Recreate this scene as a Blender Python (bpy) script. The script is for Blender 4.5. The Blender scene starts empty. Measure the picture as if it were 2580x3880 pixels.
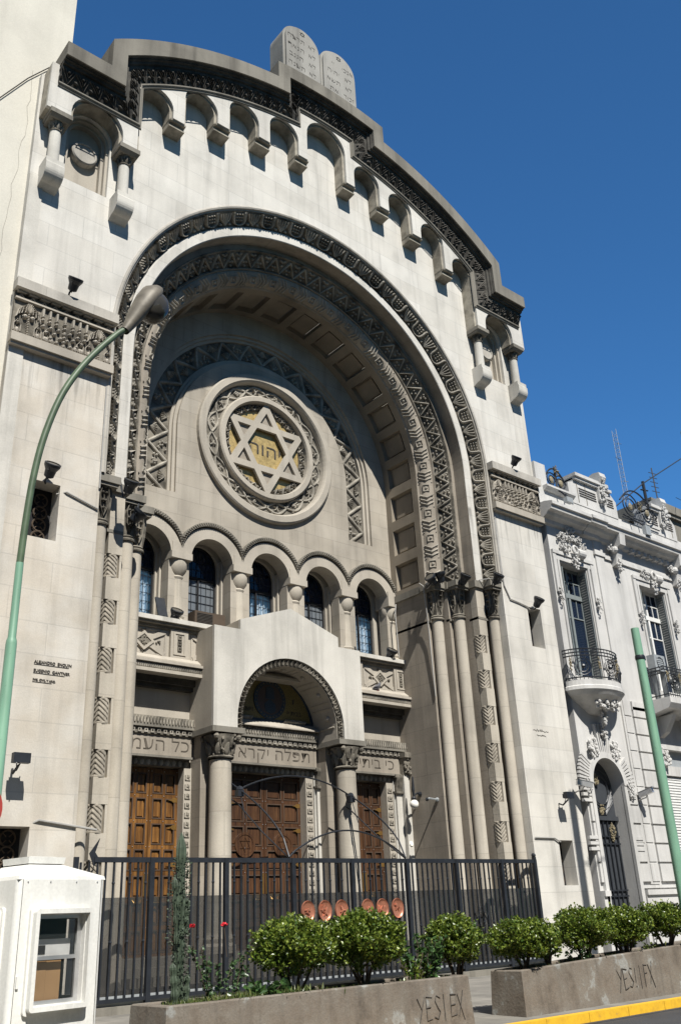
import bpy, math, random
from math import sin, cos, pi, radians, sqrt, atan2, hypot, acos, floor
from mathutils import Vector, Matrix
from mathutils.geometry import tessellate_polygon
random.seed(7)
S = bpy.context.scene
COL = S.collection

# ------------------------------------------------------------------ camera, sky, sun, exposure
cam_d = bpy.data.cameras.new("camera"); cam = bpy.data.objects.new("camera", cam_d); COL.objects.link(cam)
YAW, PITCH, ROLL = 0.709091665, 0.421527279, -0.0483646188
fw = Vector((sin(YAW)*cos(PITCH), cos(YAW)*cos(PITCH), sin(PITCH)))
r0 = Vector((cos(YAW), -sin(YAW), 0)); u0 = r0.cross(fw)
rt = r0*cos(ROLL) + u0*sin(ROLL); up = -r0*sin(ROLL) + u0*cos(ROLL)
cam.matrix_world = Matrix(((rt.x, up.x, -fw.x, -13.7235), (rt.y, up.y, -fw.y, -16.3), (rt.z, up.z, -fw.z, 1.4), (0, 0, 0, 1)))
cam_d.sensor_fit = 'VERTICAL'; cam_d.sensor_height = 36; cam_d.lens = 32.112
cam_d.clip_start = .1; cam_d.clip_end = 3000
S.camera = cam
SUNV = Vector((-.23, -1, 1.33)).normalized()          # towards the sun
W = bpy.data.worlds.new("World"); S.world = W; W.use_nodes = True
sky = W.node_tree.nodes.new('ShaderNodeTexSky'); sky.sky_type = 'NISHITA'; sky.sun_disc = False
sky.sun_elevation = math.asin(SUNV.z); sky.sun_rotation = atan2(SUNV.x, SUNV.y)
sky.air_density = 1.0; sky.dust_density = .15; sky.ozone_density = 4.0; sky.altitude = 300
bg = W.node_tree.nodes['Background']; bg.inputs[1].default_value = .07
tint = W.node_tree.nodes.new('ShaderNodeMix'); tint.data_type = 'RGBA'; tint.blend_type = 'MULTIPLY'; tint.inputs[0].default_value = 1
tint.inputs[7].default_value = (.50, 1.04, 1.38, 1)             # deep, polarised blue of the day
wn = W.node_tree
tc = wn.nodes.new('ShaderNodeTexCoord'); dt = wn.nodes.new('ShaderNodeVectorMath'); dt.operation = 'DOT_PRODUCT'; dt.inputs[1].default_value = (.52, .82, -.22)
mr = wn.nodes.new('ShaderNodeMapRange'); mr.interpolation_type = 'SMOOTHSTEP'
for i_, v_ in ((1, -.55), (2, .95), (3, .42), (4, 1.10)): mr.inputs[i_].default_value = v_
gm = wn.nodes.new('ShaderNodeVectorMath'); gm.operation = 'SCALE'
wn.links.new(tc.outputs['Generated'], dt.inputs[0]); wn.links.new(dt.outputs['Value'], mr.inputs[0])
wn.links.new(sky.outputs[0], tint.inputs[6]); wn.links.new(tint.outputs[2], gm.inputs[0]); wn.links.new(mr.outputs[0], gm.inputs['Scale'])
wn.links.new(gm.outputs[0], bg.inputs[0])
sd = bpy.data.lights.new("sun", 'SUN'); sd.energy = 4.8; sd.angle = radians(.53); sd.color = (1, .962, .89)
so = bpy.data.objects.new("sun", sd); COL.objects.link(so); so.rotation_euler = SUNV.to_track_quat('Z', 'Y').to_euler()
S.view_settings.view_transform = 'Standard'; S.view_settings.look = 'None'; S.view_settings.exposure = .66

# ------------------------------------------------------------------ materials
def nt_mat(name):
    m = bpy.data.materials.new(name); m.use_nodes = True
    t = m.node_tree; b = t.nodes['Principled BSDF']
    return m, t, b
def nd(t, kind, **kw):
    n = t.nodes.new(kind)
    for k, v in kw.items():
        if k.startswith('i_'): n.inputs[k[2:].replace('_', ' ')].default_value = v
        else: setattr(n, k, v)
    return n
def ramp(t, fac, stops):
    r = t.nodes.new('ShaderNodeValToRGB')
    e = r.color_ramp.elements
    while len(e) < len(stops): e.new(.5)
    for i, (p, c) in enumerate(stops): e[i].position = p; e[i].color = (c[0], c[1], c[2], 1) if not isinstance(c, (int, float)) else (c, c, c, 1)
    t.links.new(fac, r.inputs[0]); return r.outputs[0]
def mul(t, a, b, f=1.0):
    m = t.nodes.new('ShaderNodeMix'); m.data_type = 'RGBA'; m.blend_type = 'MULTIPLY'; m.inputs[0].default_value = f
    t.links.new(a, m.inputs[6])
    t.links.new(b, m.inputs[7]); return m.outputs[2]
def pos(t, sc=(1, 1, 1)):
    g = t.nodes.new('ShaderNodeNewGeometry'); mp = t.nodes.new('ShaderNodeMapping'); mp.inputs['Scale'].default_value = sc
    t.links.new(g.outputs['Position'], mp.inputs[0]); return mp.outputs[0]
def noise(t, vec, scale, detail=4, rough=.55):
    n = nd(t, 'ShaderNodeTexNoise'); n.inputs['Scale'].default_value = scale; n.inputs['Detail'].default_value = detail; n.inputs['Roughness'].default_value = rough
    t.links.new(vec, n.inputs['Vector']); return n.outputs['Fac']
def stone(name, col, var=.12, streak=.25, joints=None, rough=.9, bump=.15, fine=40, soot=0, tower=False):
    m, t, b = nt_mat(name)
    c = nd(t, 'ShaderNodeRGB'); c.outputs[0].default_value = (*col, 1); out = c.outputs[0]
    v = pos(t)
    out = mul(t, out, ramp(t, noise(t, v, .9, 5), [(.3, 1-var*1.6), (.5, 1-var*.3), (.72, 1+var*.5)]))
    if streak:
        s = noise(t, pos(t, (3.2, 3.2, .16)), 1.0, 5, .6)
        out = mul(t, out, ramp(t, s, [(.50, 1), (.62, 1-streak*.5), (.74, 1-streak)]))
        s2 = noise(t, pos(t, (.9, .9, .12)), 1.3, 4, .6)
        out = mul(t, out, ramp(t, s2, [(.46, 1), (.66, 1-streak*.6)]))
    out = mul(t, out, ramp(t, noise(t, v, fine, 3), [(.3, .93), (.7, 1.05)]))
    if soot:
        s = noise(t, v, 2.6, 6, .65)
        out = mul(t, out, ramp(t, s, [(.36, 1-soot), (.58, 1.0)]))
    if tower:       # the left tower is of a browner, patchier render, and grime runs down from both frieze ledges
        sx = nd(t, 'ShaderNodeSeparateXYZ'); t.links.new(pos(t), sx.inputs[0])
        def lin(o, a, b):
            r = nd(t, 'ShaderNodeMapRange'); r.inputs[1].default_value = a; r.inputs[2].default_value = b; t.links.new(o, r.inputs[0]); return r.outputs[0]
        def mm(a, b):
            q = nd(t, 'ShaderNodeMath', operation='MULTIPLY'); t.links.new(a, q.inputs[0]); t.links.new(b, q.inputs[1]); return q.outputs[0]
        k = mm(lin(sx.outputs[0], -6.2, -6.3), lin(sx.outputs[2], 12.65, 12.6))
        n0 = noise(t, v, 1.1, 4); q = mm(k, lin(n0, .25, .6))
        out = mul(t, out, ramp(t, q, [(0, (1, 1, 1)), (1, (.90, .855, .80))]))
        d = mm(mm(lin(sx.outputs[2], 11.3, 12.6), lin(sx.outputs[2], 12.7, 12.6)), lin(noise(t, pos(t, (5, 5, .35)), 1.2, 4), .50, .62))
        out = mul(t, out, ramp(t, d, [(0, 1), (1, .52)]))
    hgt = noise(t, v, 18, 5)
    if joints:
        cx = nd(t, 'ShaderNodeSeparateXYZ'); t.links.new(pos(t), cx.inputs[0])
        cb = nd(t, 'ShaderNodeCombineXYZ')
        ad = nd(t, 'ShaderNodeMath', operation='ADD'); t.links.new(cx.outputs[0], ad.inputs[0]); t.links.new(cx.outputs[1], ad.inputs[1])
        t.links.new(ad.outputs[0], cb.inputs[0]); t.links.new(cx.outputs[2], cb.inputs[1])
        br = nd(t, 'ShaderNodeTexBrick'); br.inputs['Scale'].default_value = 1; br.inputs['Brick Width'].default_value = joints[0]; br.inputs['Row Height'].default_value = joints[1]
        br.inputs['Mortar Size'].default_value = joints[2]; br.inputs['Mortar Smooth'].default_value = .3
        br.inputs['Color1'].default_value = (1, 1, 1, 1); br.inputs['Color2'].default_value = (.92, .91, .895, 1); br.inputs['Mortar'].default_value = (joints[3],)*3+(1,)
        t.links.new(cb.outputs[0], br.inputs['Vector'])
        out = mul(t, out, br.outputs['Color'])
    t.links.new(out, b.inputs['Base Color']); b.inputs['Roughness'].default_value = rough
    b.inputs['Specular IOR Level'].default_value = .25
    if bump:
        bp = nd(t, 'ShaderNodeBump'); bp.inputs['Strength'].default_value = bump; bp.inputs['Distance'].default_value = .02
        t.links.new(hgt, bp.inputs['Height']); t.links.new(bp.outputs[0], b.inputs['Normal'])
    return m
def plain(name, col, rough=.6, metal=0, var=.15, sc=6, spec=.4, alpha=1):
    m, t, b = nt_mat(name)
    c = nd(t, 'ShaderNodeRGB'); c.outputs[0].default_value = (*col, 1)
    out = mul(t, c.outputs[0], ramp(t, noise(t, pos(t), sc, 5), [(.3, 1-var), (.7, 1+var*.5)]))
    t.links.new(out, b.inputs['Base Color']); b.inputs['Roughness'].default_value = rough; b.inputs['Metallic'].default_value = metal
    b.inputs['Specular IOR Level'].default_value = spec; b.inputs['Alpha'].default_value = alpha
    return m
M = {}
M['wall'] = stone('pale_plaster_stone', (.60, .58, .535), .12, .20, (1.6, .62, .012, .82), tower=True)
M['wall_side'] = stone('weathered_plaster_stone', (0.451, 0.426, 0.381), .14, .30, (1.1, .53, .012, .78))
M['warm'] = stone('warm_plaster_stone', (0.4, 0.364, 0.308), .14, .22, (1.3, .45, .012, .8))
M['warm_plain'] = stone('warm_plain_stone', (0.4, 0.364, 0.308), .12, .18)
M['jamb'] = stone('brown_grey_stone', (0.32, 0.284, 0.236), .16, .25, (1.2, .62, .010, .8))
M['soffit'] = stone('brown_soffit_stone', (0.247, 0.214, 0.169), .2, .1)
M['column'] = stone('column_stone', (0.447, 0.408, 0.344), .14, .25, (9., .95, .012, .8))
M['lightstone'] = stone('pale_smooth_stone', (0.546, 0.524, 0.475), .12, .30)
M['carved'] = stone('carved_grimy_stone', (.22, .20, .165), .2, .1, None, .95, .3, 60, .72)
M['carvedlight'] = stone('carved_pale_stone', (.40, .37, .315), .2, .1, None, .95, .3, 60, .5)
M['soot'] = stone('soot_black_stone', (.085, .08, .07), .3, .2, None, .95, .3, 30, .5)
M['chev'] = stone('chevron_stone', (.36, .325, .27), .2, .1, None, .95, .2, 40, .3)
M['sooty'] = stone('sooty_arcade_stone', (.40, .365, .30), .2, .2, None, .95, .2, 40, .45)
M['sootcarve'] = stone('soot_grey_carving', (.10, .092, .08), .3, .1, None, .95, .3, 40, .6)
M['ledge'] = stone('grey_ledge_concrete', (.215, .20, .17), .18, .4, None, .95, .2)
M['tablet'] = stone('tablet_cement', (.31, .30, .275), .14, .35)
M['inscr'] = plain('engraved_dark', (.05, .045, .04), .9)
M['engrave'] = plain('engraved_shadow_brown', (.10, .085, .068), .9)
M['white_house'] = stone('white_house_plaster', (.53, .522, .505), .10, .22)
M['cream'] = stone('cream_party_wall', (0.568, 0.542, 0.473), .06, .10)
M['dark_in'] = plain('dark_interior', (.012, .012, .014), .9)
M['iron'] = plain('black_iron', (.018, .021, .027), .45, .0, .3)
M['greypaint'] = plain('grey_painted_metal', (.30, .32, .33), .5)
M['steel'] = plain('galvanized_steel', (.55, .55, .55), .35, .7)
def wornpaint():
    m, t, b = nt_mat('green_enamel'); v = pos(t)
    c = nd(t, 'ShaderNodeRGB'); c.outputs[0].default_value = (.185, .35, .245, 1)
    o = mul(t, c.outputs[0], ramp(t, noise(t, pos(t, (6, 6, .8)), 1.2, 5), [(.3, .72), (.65, 1.1)]))
    o = mul(t, o, ramp(t, noise(t, v, 22, 7, .7), [(.30, (.25, .14, .10)), (.36, (1, 1, 1))]))
    t.links.new(o, b.inputs['Base Color']); b.inputs['Roughness'].default_value = .45
    return m
M['green'] = wornpaint()
M['armgreen'] = plain('dark_green_enamel', (.075, .115, .065), .5, 0, .35, 5)  # darker, more olive green than the lamp post
M['lamphead'] = plain('dirty_lamp_shell', (.14, .125, .10), .55, .2, .35, 7)
M['brass'] = plain('old_brass', (.42, .25, .08), .35, .8)
M['copper'] = plain('copper_disc', (.52, .22, .14), .38, .55, .3, 9)
M['white_fib'] = stone('white_fibreglass', (.70, .695, .66), .05, .16, None, .38, .03, 30)
M['shutter'] = plain('grey_green_shutter', (.20, .225, .225), .6)
M['doorgrey'] = plain('blue_grey_door_paint', (.045, .05, .058), .5)
M['whitewood'] = plain('white_window_wood', (.72, .72, .70), .5)
M['lampglass'] = plain('smoky_lamp_glass', (.05, .047, .04), .10)
M['opal'] = plain('opal_glass', (.8, .78, .72), .2)
M['red'] = plain('red_sign_paint', (.33, .045, .035), .45)
M['signwhite'] = plain('white_sign_paint', (.75, .75, .73), .45)
M['cactus'] = plain('cactus_green', (.05, .07, .045), .6, 0, .4, 14)
M['bark'] = plain('shrub_bark', (.07, .05, .035), .9)
M['soil'] = plain('dark_soil', (.05, .038, .028), .95, 0, .4, 20)
M['rosered'] = plain('rose_petals', (.62, .035, .05), .5)
M['bird'] = plain('pigeon_grey', (.10, .10, .11), .7)
M['conduit'] = plain('grey_conduit', (.34, .33, .31), .5)
M['rope'] = plain('white_cable', (.6, .6, .58), .6)
M['ochre'] = plain('ochre_gilding', (.23, .195, .125), .6, 0, .35, 9)
M['mosblue'] = plain('mosaic_blue', (.028, .042, .06), .5, 0, .5, 30)
M['mosgold'] = plain('mosaic_gold', (.17, .135, .05), .5, .1, .5, 30)
M['mosdark'] = plain('mosaic_umber', (.06, .042, .036), .5, 0, .4, 40)
M['card'] = plain('brown_cardboard', (.40, .24, .11), .8, 0, .12, 2)
def gold():
    m, t, b = nt_mat('gold_mosaic'); v = pos(t)
    vo = nd(t, 'ShaderNodeTexVoronoi'); vo.inputs['Scale'].default_value = 26; t.links.new(v, vo.inputs['Vector'])
    c = nd(t, 'ShaderNodeRGB'); c.outputs[0].default_value = (.50, .37, .155, 1)
    o = mul(t, c.outputs[0], ramp(t, vo.outputs['Color'], [(0, .78), (1, 1.12)]))
    o = mul(t, o, ramp(t, noise(t, v, 7, 6), [(.40, .75), (.52, 1.0)]))
    t.links.new(o, b.inputs['Base Color']); b.inputs['Roughness'].default_value = .42; b.inputs['Metallic'].default_value = .35
    return m
M['gold'] = gold()
def wood(nm='varnished_door_wood', k1=(.028, .012, .007), k2=(.066, .030, .014), k3=(.12, .058, .025)):
    m, t, b = nt_mat(nm)
    n = noise(t, pos(t, (14, 14, .9)), 1.6, 6, .6)
    o = ramp(t, n, [(.28, k1), (.5, k2), (.72, k3)])
    n2 = noise(t, pos(t), .7, 3)
    o = mul(t, o, ramp(t, n2, [(.35, .6), (.65, 1.15)]))
    t.links.new(o, b.inputs['Base Color']); b.inputs['Roughness'].default_value = .42
    return m
M['wood'] = wood()
M['darkwood'] = plain('dark_moulding_wood', (.08, .052, .036), .5)
M['wood_gold_sunlit'] = wood('golden_sunlit_door_wood', (.06, .026, .008), (.15, .066, .016), (.29, .14, .036))  # left door's golden wood, sunlight put into its lighter colour
def concrete():
    m, t, b = nt_mat('stained_planter_concrete'); v = pos(t)
    o = ramp(t, noise(t, v, 2.2, 8, .6), [(.30, (.085, .07, .055)), (.46, (.15, .125, .10)), (.60, (.17, .15, .125)), (.64, (.25, .25, .235)), (.74, (.19, .17, .145))])
    o = mul(t, o, ramp(t, noise(t, pos(t, (4, 4, .4)), 1.5, 5), [(.5, 1), (.7, .7)]))
    o = mul(t, o, ramp(t, noise(t, v, 60, 2), [(.3, .85), (.7, 1.1)]))
    t.links.new(o, b.inputs['Base Color']); b.inputs['Roughness'].default_value = .95
    bp = nd(t, 'ShaderNodeBump'); bp.inputs['Strength'].default_value = .35; bp.inputs['Distance'].default_value = .02
    t.links.new(noise(t, v, 25, 6), bp.inputs['Height']); t.links.new(bp.outputs[0], b.inputs['Normal'])
    return m
M['planter'] = concrete()
M['asphalt'] = stone('asphalt', (.052, .052, .055), .2, 0, None, .9, .5, 180)
def pave():
    m, t, b = nt_mat('pavement_tiles'); v = pos(t)
    br = nd(t, 'ShaderNodeTexBrick'); br.offset = 0
    for k, x in (('Scale', 1), ('Brick Width', .4), ('Row Height', .4), ('Mortar Size', .008)): br.inputs[k].default_value = x
    br.inputs['Color1'].default_value = (.22, .205, .18, 1); br.inputs['Color2'].default_value = (.18, .17, .15, 1); br.inputs['Mortar'].default_value = (.13, .12, .11, 1)
    t.links.new(v, br.inputs['Vector'])
    o = mul(t, br.outputs['Color'], ramp(t, noise(t, v, 1.5, 6), [(.3, .7), (.7, 1.1)]))
    t.links.new(o, b.inputs['Base Color']); b.inputs['Roughness'].default_value = .9
    return m
M['pave'] = pave()
def yellow():
    m, t, b = nt_mat('worn_yellow_paint'); v = pos(t)
    n = noise(t, v, 9, 8, .65)
    o = ramp(t, n, [(.30, (.16, .14, .12)), (.36, (.58, .33, .02)), (.6, (.70, .41, .02))])
    t.links.new(o, b.inputs['Base Color']); b.inputs['Roughness'].default_value = .7
    return m
M['yellow'] = yellow()
def leafmat(name, dark, light, tl=.25):
    m, t, b = nt_mat(name)
    g = nd(t, 'ShaderNodeNewGeometry'); o = ramp(t, g.outputs['Random Per Island'], [(0, dark), (.6, [(a+c)/2 for a, c in zip(dark, light)]), (1, light)])
    t.links.new(o, b.inputs['Base Color']); b.inputs['Roughness'].default_value = .34; b.inputs['Specular IOR Level'].default_value = .55
    tr = nd(t, 'ShaderNodeBsdfTranslucent'); t.links.new(o, tr.inputs[0])
    mx = nd(t, 'ShaderNodeMixShader'); mx.inputs[0].default_value = tl
    t.links.new(b.outputs[0], mx.inputs[1]); t.links.new(tr.outputs[0], mx.inputs[2])
    t.links.new(mx.outputs[0], t.nodes['Material Output'].inputs[0])
    return m
M['leaf_box'] = leafmat('boxwood_leaves', (.04, .085, .012), (.22, .27, .038))
M['leaf_dark'] = leafmat('dark_green_leaves', (.025, .06, .018), (.07, .14, .035))
M['leaf_rose'] = leafmat('rose_leaves', (.03, .065, .025), (.09, .15, .06))
M['grass'] = leafmat('weedy_grass', (.05, .09, .02), (.20, .22, .07))
def glass(name, tint, alpha, rough=.04):
    m, t, b = nt_mat(name)
    b.inputs['Base Color'].default_value = (*tint, 1); b.inputs['Roughness'].default_value = rough; b.inputs['Specular IOR Level'].default_value = .6
    tr = nd(t, 'ShaderNodeBsdfTransparent'); mx = nd(t, 'ShaderNodeMixShader'); mx.inputs[0].default_value = alpha
    t.links.new(tr.outputs[0], mx.inputs[1]); t.links.new(b.outputs[0], mx.inputs[2]); t.links.new(mx.outputs[0], t.nodes['Material Output'].inputs[0])
    return m
M['glass'] = glass('blue_window_glass', (.04, .12, .22), .16)
M['boothglass'] = glass('booth_glass', (.06, .07, .07), .16)
M['glassgrey'] = glass('dusty_grey_glass', (.17, .19, .21), .7, .25)
M['glassdark'] = glass('dark_window_glass', (.012, .022, .045), .75)
M['smoked'] = glass('smoked_screen_panel', (.045, .045, .045), .56, .06)
def curtain():
    m, t, b = nt_mat('pale_blue_curtain')
    n = noise(t, pos(t, (11, 2, .25)), 1.6, 3)
    o = ramp(t, n, [(.30, (.08, .17, .28)), (.45, (.34, .50, .66)), (.58, (.70, .82, .92))])
    t.links.new(o, b.inputs['Base Color']); b.inputs['Roughness'].default_value = .8
    return m
M['curtain'] = curtain()

# ------------------------------------------------------------------ mesh helpers
class MB:
    def __init__(s): s.v = []; s.f = []
    def add(s, vs, fs):
        o = len(s.v); s.v += [tuple(v) for v in vs]; s.f += [tuple(i+o for i in f) for f in fs]; return s
    def box(s, x0, x1, y0, y1, z0, z1):
        return s.add([(x0, y0, z0), (x1, y0, z0), (x1, y1, z0), (x0, y1, z0), (x0, y0, z1), (x1, y0, z1), (x1, y1, z1), (x0, y1, z1)],
                     [(0, 3, 2, 1), (4, 5, 6, 7), (0, 1, 5, 4), (1, 2, 6, 5), (2, 3, 7, 6), (3, 0, 4, 7)])
    def prism(s, outer, y0, y1, holes=(), ax='y'):
        loops = [list(outer)] + [list(h) for h in holes]
        tri = tessellate_polygon([[Vector((a, b, 0)) for a, b in l] for l in loops])
        flat = [p for l in loops for p in l]; n = len(flat)
        def P(a, b, d): return {'y': (a, d, b), 'x': (d, a, b), 'z': (a, b, d)}[ax]
        vs = [P(a, b, y0) for a, b in flat] + [P(a, b, y1) for a, b in flat]
        fs = [tuple(t) for t in tri] + [tuple(n+i for i in reversed(t)) for t in tri]
        o = 0
        for l in loops:
            k = len(l)
            for i in range(k):
                j = (i+1) % k; fs.append((o+i, o+j, n+o+j, n+o+i))
            o += k
        return s.add(vs, fs)
    def rows(s, rows, closed=False, flip=False):
        n = len(rows[0]); vs = [p for r in rows for p in r]; fs = []
        for i in range(len(rows)-1):
            for j in range(n if closed else n-1):
                k = (j+1) % n; q = (i*n+j, i*n+k, (i+1)*n+k, (i+1)*n+j); fs.append(tuple(reversed(q)) if flip else q)
        return s.add(vs, fs)
    def tube(s, pts, r, n=6, closed=False, rs=None):
        pts = [Vector(p) for p in pts]; rows = []; m = len(pts)
        if closed: pts = pts + [pts[0]]; m += 1
        ref = None
        for i in range(m):
            a = pts[i-1] if i else (pts[m-2] if closed else pts[0]); b = pts[i+1] if i < m-1 else (pts[1] if closed else pts[m-1])
            d = (b-a)
            if d.length < 1e-9: d = Vector((0, 0, 1))
            d.normalize()
            if ref is None:
                ref = Vector((0, 0, 1)) if abs(d.z) < .9 else Vector((1, 0, 0))
            u = (ref - d*ref.dot(d))
            if u.length < 1e-6: u = d.orthogonal()
            u.normalize(); ref = u; w = d.cross(u); rr = rs[i] if rs else r
            rows.append([pts[i]+u*rr*cos(2*pi*k/n)+w*rr*sin(2*pi*k/n) for k in range(n)])
        s.rows(rows, True)
        if not closed:
            o = len(s.v)-len(rows)*n
            s.f.append(tuple(o+k for k in reversed(range(n)))); s.f.append(tuple(o+(len(rows)-1)*n+k for k in range(n)))
        return s
    def lathe(s, prof, c=(0, 0, 0), n=20, a0=0, a1=2*pi):
        full = abs(a1-a0-2*pi) < 1e-6; k = n if full else n+1
        rows = [[(c[0]+r*cos(a0+(a1-a0)*j/n), c[1]+r*sin(a0+(a1-a0)*j/n), c[2]+z) for j in range(k)] for r, z in prof]
        return s.rows(rows, full)
    def ball(s, c, r, n=6, sc=(1, 1, 1)):
        rows = []
        for i in range(n//2+1+1):
            th = pi*i/(n//2+1)
            rows.append([(c[0]+r*sc[0]*sin(th)*cos(2*pi*j/n), c[1]+r*sc[1]*sin(th)*sin(2*pi*j/n), c[2]+r*sc[2]*cos(th)) for j in range(n)])
        return s.rows(rows, True, True)
    def merge(s, o, f=None):
        return s.add([f(Vector(v)) for v in o.v] if f else o.v, o.f)
    def islands(s):     # one MB per connected piece
        par = list(range(len(s.v)))
        def find(i):
            while par[i] != i: par[i] = par[par[i]]; i = par[i]
            return i
        for f in s.f:
            a = find(f[0])
            for i in f[1:]: par[find(i)] = a
        out = {}
        for f in s.f: out.setdefault(find(f[0]), []).append(f)
        res = []
        for fs in out.values():
            ids = sorted({i for f in fs for i in f}); mp = {q: k for k, q in enumerate(ids)}
            m = MB(); m.v = [s.v[i] for i in ids]; m.f = [tuple(mp[i] for i in f) for f in fs]; res.append(m)
        return res
    def each(s, name, m, parent=None, smooth=False): return [k.build(name, m, parent, smooth) for k in s.islands()]
    def build(s, name, m, parent=None, smooth=False, loc=None):
        me = bpy.data.meshes.new(name); me.from_pydata(s.v, [], s.f); me.update()
        if smooth:
            me.polygons.foreach_set('use_smooth', [True]*len(me.polygons))
            try: me.set_sharp_from_angle(angle=radians(38))
            except Exception: pass
        me.materials.append(M[m] if isinstance(m, str) else m)
        o = bpy.data.objects.new(name, me); COL.objects.link(o)
        if parent:
            o.parent = parent; o.location = -wloc(parent)       # vertices are written in world space
        if loc: o.location = loc
        return o
def wloc(o):
    v = Vector(o.location)
    while o.parent: o = o.parent; v += Vector(o.location)
    return v
def tag(o, label=None, cat=None, group=None, kind=None):
    if label: o['label'] = label
    if cat: o['category'] = cat
    if group: o['group'] = group
    if kind: o['kind'] = kind
    return o
def thing(name, label, cat, loc=(0, 0, 0), group=None):
    o = bpy.data.objects.new(name, None); COL.objects.link(o); o.location = loc; o.empty_display_size = .2
    return tag(o, label, cat, group)
def copy_tree(o, parent=None):
    c = o.copy(); COL.objects.link(c)
    if parent: c.parent = parent
    for ch in o.children: copy_tree(ch, c)
    return c
def text_mesh(txt, size, depth, place, align='CENTER', space=1.0, weight=0.0):
    cu = bpy.data.curves.new('txt', 'FONT'); cu.body = txt; cu.size = size; cu.extrude = depth; cu.align_x = align; cu.space_character = space; cu.offset = weight; cu.resolution_u = 3
    ob = bpy.data.objects.new('txt', cu); COL.objects.link(ob)
    dg = bpy.context.evaluated_depsgraph_get(); me = bpy.data.meshes.new_from_object(ob.evaluated_get(dg))
    mb = MB(); mb.add([place(v.co) for v in me.vertices], [tuple(p.vertices) for p in me.polygons])
    bpy.data.objects.remove(ob); bpy.data.curves.remove(cu); bpy.data.meshes.remove(me)
    return mb
def arc(cx, cz, r, a0, a1, n): return [(cx+r*cos(a0+(a1-a0)*i/n), cz+r*sin(a0+(a1-a0)*i/n)) for i in range(n+1)]
def circ(cx, cz, r, n=48): return [(cx+r*cos(2*pi*i/n), cz+r*sin(2*pi*i/n)) for i in range(n)]
def arched(cx, hw, z0, zs, n=14): return [(cx-hw, z0), (cx+hw, z0)] + arc(cx, zs, hw, 0, pi, n)
def rect(x0, x1, z0, z1): return [(x0, z0), (x1, z0), (x1, z1), (x0, z1)]
def relief(mb, pl, w, h, mp, closed=False):          # a raised half-round strip along pl (s,t points), mapped by mp(s,t,h)
    rows = []; n = len(pl)
    for i, (s, t) in enumerate(pl):
        a = pl[i-1] if i else (pl[-1] if closed else pl[0]); b = pl[i+1] if i < n-1 else (pl[0] if closed else pl[-1])
        dx, dy = b[0]-a[0], b[1]-a[1]; L = hypot(dx, dy) or 1; nx, ny = -dy/L*w/2, dx/L*w/2
        rows.append([mp(s+nx, t+ny, -.004), mp(s+nx*.6, t+ny*.6, h*.8), mp(s, t, h), mp(s-nx*.6, t-ny*.6, h*.8), mp(s-nx, t-ny, -.004)])
    if closed: rows.append(rows[0])
    mb.rows(rows)
def bump(mb, s, t, r, h, mp, n=6, rt_=None):         # a small dome
    rt_ = rt_ or r
    r1 = [mp(s+r*cos(2*pi*k/n), t+rt_*sin(2*pi*k/n), -.004) for k in range(n)]
    r2 = [mp(s+.65*r*cos(2*pi*k/n), t+.65*rt_*sin(2*pi*k/n), h*.75) for k in range(n)]
    r3 = [mp(s, t, h)]*n
    mb.rows([r1, r2, r3], True)

# ------------------------------------------------------------------ ground
def sheet(name, m, x0, x1, y0, y1, z0, z1=None, kind='structure'):
    z1 = z0 if z1 is None else z1
    return tag(MB().add([(x0, y0, z0), (x1, y0, z0), (x1, y1, z1), (x0, y1, z1)], [(0, 1, 2, 3)]).build(name, m), kind=kind)
KY = -6.62
sheet('road', 'asphalt', -400, 400, -400, KY-.1, -.14)
sheet('terrain', 'soil', -400, 400, 3, 600, -.3)
sheet('pavement', 'pave', -120, 120, KY+.16, 1.2, 0, .14)
mb = MB()
x = -60
while x < 80:
    mb.box(x, x+.99, KY, KY+.16, -.2, .0); x += 1.0
tag(mb.build('kerb', 'yellow'), kind='structure')
tag(MB().box(-60, 80, KY-.10, KY+.0, -.2, -.128).build('gutter', 'asphalt'), kind='structure')

# ------------------------------------------------------------------ synagogue
T = thing('synagogue', 'pale stone synagogue with a huge round arch and a star medallion', 'synagogue', (0, 0, 0))
ZC = 13.83; ZB = 10.3                               # arch springing, top of the jamb capitals
# cornice lines (concentric arcs, stepped)
CC = 12.97
def az(R, x): return CC+sqrt(R*R-x*x)
def cornice_path():                                 # lower edge of the fascia, left to right
    R1, R2 = 10.95, 11.6
    right = [(x, az(R2, x)) for x in [0, .4, .8, 1.2, 1.65]]
    right += [(1.65+(6.8-1.65)*i/22, az(R1, 1.65+(6.8-1.65)*i/22)) for i in range(23)]
    right += [(6.8, 20.47), (8.33, 20.47)]
    return [(-a, b) for a, b in reversed(right[1:])] + right
CP = cornice_path()
def upper_path():
    R1, R2 = 11.42, 12.05
    right = [(x, az(R2, x)) for x in [0, .5, 1., 1.5, 2.07]]
    right += [(2.07+(7.2-2.07)*i/22, az(R1, 2.07+(7.2-2.07)*i/22)) for i in range(23)]
    right += [(7.2, 20.9), (8.33, 20.9)]
    return [(-a, b) for a, b in reversed(right[1:])] + right
UP = upper_path()
XL, XR = -8.57, 8.62
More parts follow.
